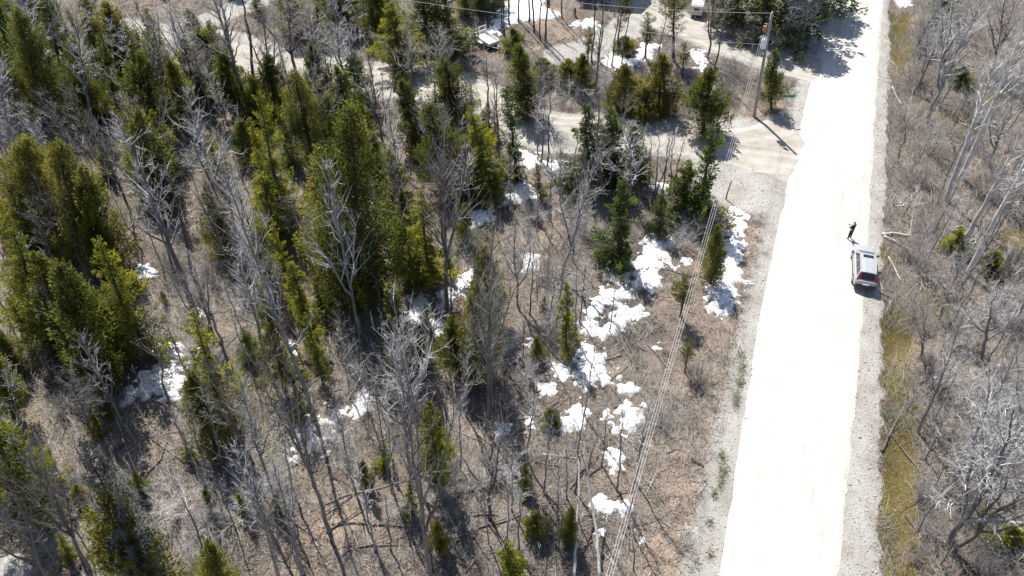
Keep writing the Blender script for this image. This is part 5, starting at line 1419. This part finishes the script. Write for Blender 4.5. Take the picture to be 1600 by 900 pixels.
log([(1058, 152), (1075, 149), (1086, 148)], .09, 'grey log on the bank below the pale leaning branch', 'grey_bark')
log([(640, 650), (700, 668), (752, 690)], .05, 'thin branch across the litter behind the lone bright fir', 'grey_bark')
log([(430, 745), (475, 720), (505, 712)], .08, 'brown log under the slanting snow patch', 'brown_bark')
log([(230, 740), (250, 720), (262, 690)], .08, 'thin brown log on pale litter left of the twisted stem', 'brown_bark')
log([(1148, 560), (1156, 535), (1160, 515)], .03, 'thin stick at the shoulder below the long snow bank', 'birch_bark')
# ------------------------------------------------------------------ loose cover nobody could count
def scatter(n, seed):
    g = np.random.default_rng(seed)
    px, py = g.uniform(-60, 1660, n), g.uniform(-40, 960, n)
    u, v = (px - 800) / F, (450 - py) / F
    d = np.column_stack([u, CP + v * SP, -SP + v * CP])
    # even per square metre: thin the far ones less often than the near ones
    t = -CAMH / d[:, 2]
    keep = g.random(n) < np.clip((t / 95.0) ** 2.0, 0.1, 1)
    x, y = d[:, 0] * t, d[:, 1] * t
    return g, x[keep], y[keep]
def is_path(x, y, m=0.2):
    road = (x > XL(y) - m) & (x < XS(y) + m * 0.3)
    return road | (poly_dist(x, y, SIDE) < SIDE_W + m) | (poly_dist(x, y, TRACK) < TRACK_W + m)
def blades(n, B, D, L, r, mats, tint, name, sides=3):
    """tapering three sided stems"""
    T = nrm(D); a = nrm(np.cross(T, np.array([0.31, 0.2, 0.93]))); b = np.cross(T, a)
    th = np.arange(3) * 2.0944
    ring = B[:, None] + r[:, None, None] * (np.cos(th)[None, :, None] * a[:, None] + np.sin(th)[None, :, None] * b[:, None])
    V = np.concatenate([ring, (B + T * L[:, None])[:, None]], 1).reshape(-1, 3)
    k = np.arange(len(B))[:, None] * 4
    Tr = np.stack([np.stack([k[:, 0] + i, k[:, 0] + (i + 1) % 3, k[:, 0] + 3], -1) for i in range(3)], 1).reshape(-1, 3)
    return setting(name, npmesh(name, V, None, Tr, mats=mats, fattr=np.repeat(tint, 3)), 'stuff')

# brush: stems in loose clumps all over the wood floor, densest beyond the road
g, x, y = scatter(380000, 301)
gr, mo, st = zones(x, y)
right = x > XS(y)
dens = fbm(x * 0.35, y * 0.35, 50, 3)
k = ~is_path(x, y, 0.5) & (gr < 0.5) & ((dens > 0.44) | (right & (dens > 0.22) & (mo < 0.6)))
x, y = x[k], y[k]; n = len(x)
z = H(x, y); L = g.uniform(0.25, 1.1, n) * (0.6 + dens[k]); L = np.where(right[k], L * 1.7, L)
D = np.column_stack([g.normal(0, 0.55, n), g.normal(0, 0.55, n), np.full(n, 0.9)])
blades(n, np.column_stack([x, y, z - 0.02]), D, L, g.uniform(0.007, 0.016, n), [M['brush']], np.clip(g.normal(0.5, 0.25, n) - 0.18 * right[k], 0, 1), 'undergrowth')

# fallen twigs lying flat
g, x, y = scatter(110000, 302); k = ~is_path(x, y, 1.0) & (zones(x, y)[0] < 0.6) & (zones(x, y)[1] < 0.7); x, y = x[k], y[k]; n = len(x)
az = g.random(n) * 6.283
blades(n, np.column_stack([x, y, H(x, y) + 0.04]), np.column_stack([np.cos(az), np.sin(az), g.normal(0.08, 0.10, n)]), g.uniform(0.3, 1.5, n), g.uniform(0.008, 0.022, n), [M['brush']], np.clip(g.normal(0.6, 0.28, n), 0, 1), 'fallen_twigs')

# dead grass
g, x, y = scatter(150000, 303); gr, mo, st = zones(x, y)
k = ~is_path(x, y, 0.7) & (g.random(len(x)) < np.clip(st * 1.2 + 0.12, 0, 1)) & (gr < 0.7) & (mo < 0.45); x, y = x[k], y[k]; n = len(x)
blades(n, np.column_stack([x, y, H(x, y) - 0.01]), np.column_stack([g.normal(0.1, 0.9, n), g.normal(0, 0.9, n), np.full(n, 0.55)]), g.uniform(0.15, 0.42, n), g.uniform(0.006, 0.012, n), [M['grass']], np.clip(g.normal(0.5, 0.25, n), 0, 1), 'dead_grass')

# olive grass of the ditch
g, x, y = scatter(600000, 304); s = x - XS(y); k = (s > 0) & (s < 4.0); x, y = x[k], y[k]; mo = zones(x, y)[1]
k = g.random(len(x)) < np.clip(mo * 1.35 - 0.22, 0, 1); x, y = x[k], y[k]; n = len(x)
blades(n, np.column_stack([x, y, H(x, y) - 0.01]), np.column_stack([g.normal(-0.1, 0.6, n), g.normal(-0.2, 0.6, n), np.full(n, 0.6)]), g.uniform(0.12, 0.38, n), g.uniform(0.007, 0.013, n), [M['moss']], np.clip(g.normal(0.5, 0.22, n), 0, 1), 'ditch_grass')

# fallen leaves
g, x, y = scatter(150000, 305); k = ~is_path(x, y, 1.0) & (zones(x, y)[0] < 0.5) & (fbm(x * 0.25, y * 0.25, 70, 3) > 0.42); x, y = x[k], y[k]; n = len(x)
az = g.random(n) * 6.283; Dd = np.column_stack([np.cos(az), np.sin(az), g.normal(0, 0.35, n)])
V, Q = leaves(np.column_stack([x, y, H(x, y) + 0.03]), nrm(Dd), nrm(np.column_stack([g.normal(0, .4, n), g.normal(0, .4, n), np.ones(n)])), g.uniform(0.07, 0.17, n), g.uniform(0.02, 0.05, n))
setting('fallen_leaves', npmesh('fallen_leaves', V, Q, mats=[M['leaf']], fattr=np.clip(g.normal(0.5, 0.25, n), 0, 1)), 'stuff')

# stones of the shoulders
g, x, y = scatter(260000, 306); gr = zones(x, y)[0]; road = (x > XL(y) + 0.3) & (x < XR(y) - 0.1)
k = (gr > 0.45) & ~road & (g.random(len(x)) < gr * 0.9) & (poly_dist(x, y, SIDE) > SIDE_W) & (poly_dist(x, y, TRACK) > TRACK_W)
x, y = x[k], y[k]; n = len(x)
oc = np.array([[1, 0, 0], [-1, 0, 0], [0, 1, 0], [0, -1, 0], [0, 0, 1], [0, 0, -.6]], float)
of = np.array([[0, 2, 4], [2, 1, 4], [1, 3, 4], [3, 0, 4], [2, 0, 5], [1, 2, 5], [3, 1, 5], [0, 3, 5]])
sz = g.uniform(0.012, 0.05, n) * (1 + (g.random(n) > 0.97) * 1.2)
c_, s_ = np.cos(g.random(n) * 6.28), np.sin(g.random(n) * 6.28)
W = oc[None] * (sz[:, None, None] * g.uniform(0.7, 1.3, (n, 6, 1)))
W = np.stack([W[..., 0] * c_[:, None] - W[..., 1] * s_[:, None], W[..., 0] * s_[:, None] + W[..., 1] * c_[:, None], W[..., 2] * 0.8], -1) + np.column_stack([x, y, H(x, y) + 0.02])[:, None]
setting('gravel', npmesh('gravel', W.reshape(-1, 3), None, (of[None] + np.arange(n)[:, None, None] * 6).reshape(-1, 3), mats=[M['stone']], fattr=np.repeat(np.clip(g.normal(0.55, 0.25, n), 0, 1), 8)), 'stuff')

# weeds on the gravel shoulder
g = np.random.default_rng(307); pts = []
for px, py, sp, m in [(1158, 555, 6, 160), (1160, 575, 6, 200), (1156, 598, 6, 200), (1152, 620, 6, 160), (1150, 632, 5, 120), (1128, 712, 6, 160), (1131, 735, 7, 200), (1127, 752, 7, 180), (1117, 773, 5, 120), (1109, 818, 5, 90), (1111, 868, 5, 80), (1390, 15, 5, 120), (1391, 28, 4, 120), (1089, 880, 6, 70), (1196, 396, 4, 40)]:
    for _ in range(m): pts.append(G0(px + g.normal(0, sp * .6), py + g.normal(0, sp))[:2])
B = np.array(pts); n = len(B)
blades(n, np.column_stack([B, H(B[:, 0], B[:, 1]) - .01]), np.column_stack([g.normal(0, .7, n), g.normal(0, .7, n), np.full(n, .6)]), g.uniform(.12, .38, n), g.uniform(.008, .016, n), [M['weed']], np.clip(g.normal(.45, .25, n), 0, 1), 'weeds')

# whip thin stems between the trees
g, x, y = scatter(10000, 308); k = ~is_path(x, y, 1.5) & (zones(x, y)[0] < 0.25) & (fbm(x * 0.2, y * 0.2, 90, 3) > 0.46) & (zones(x, y)[1] < 0.7); x, y = x[k], y[k]
open_ = (XL(y) - x < 13) & (XL(y) - x > 0) & (y < G0(0, 330)[1]); k = ~open_ | (g.random(len(x)) < 0.25); x, y = x[k], y[k]; n = len(x)
L = g.uniform(0.8, 3.4, n); D0 = nrm(np.column_stack([g.normal(0, .16, n), g.normal(0, .16, n), np.ones(n)])); B = np.column_stack([x, y, H(x, y) - .03])
m = 9; bi = np.repeat(np.arange(n), m); u = g.uniform(.25, 1, n * m)
SB = B[bi] + D0[bi] * (L[bi] * u)[:, None]; SDr = D0[bi] * .6 + g.normal(0, .55, (n * m, 3))
blades(0, np.concatenate([B, SB]), np.concatenate([D0, SDr]), np.concatenate([L, L[bi] * g.uniform(.08, .28, n * m)]), np.concatenate([g.uniform(.010, .022, n), np.full(n * m, .008)]), [M['twig']], np.clip(g.normal(.35, .2, n + n * m), 0, 1), 'thicket')

# heavier dead wood lying about
g, x, y = scatter(2600, 309); k = ~is_path(x, y, 5.5) & (zones(x, y)[0] < 0.2) & (zones(x, y)[1] < 0.6); x, y = x[k], y[k]; n = len(x)
az = g.random(n) * 6.283; L = g.uniform(1.0, 4.2, n); D0 = np.column_stack([np.cos(az), np.sin(az), g.normal(0.03, .05, n)])
s5 = np.linspace(0, 1, 5); P = np.column_stack([x, y, H(x, y) + .06])[:, None] + D0[:, None] * (L[:, None] * s5)[..., None]; P[..., :2] += g.normal(0, .06, (n, 5, 2))
V, Q = tubes(P, g.uniform(.025, .08, n)[:, None] * (1 - s5 * .6)[None], 6)
setting('deadfall', npmesh('deadfall', V, Q, mats=[M['tan_bark']], smooth=True), 'stuff')


# low green creeping cover in pockets of the far brush and the near corner
g, x, y = scatter(260000, 310); gr, mo, st = zones(x, y); sh = x - XS(y)
k = ~is_path(x, y, 1.0) & (gr < .2) & ((sh > 3.2) | (sh < -30)) & (fbm(x * .33, y * .33, 95, 4) > .575) ; x, y = x[k], y[k]; n = len(x)
blades(n, np.column_stack([x, y, H(x, y) - .01]), np.column_stack([g.normal(0, .8, n), g.normal(0, .8, n), np.full(n, .6)]), g.uniform(.10, .40, n), g.uniform(.010, .020, n), [M['creeper']], np.clip(g.normal(.5, .25, n), 0, 1), 'ground_cover')
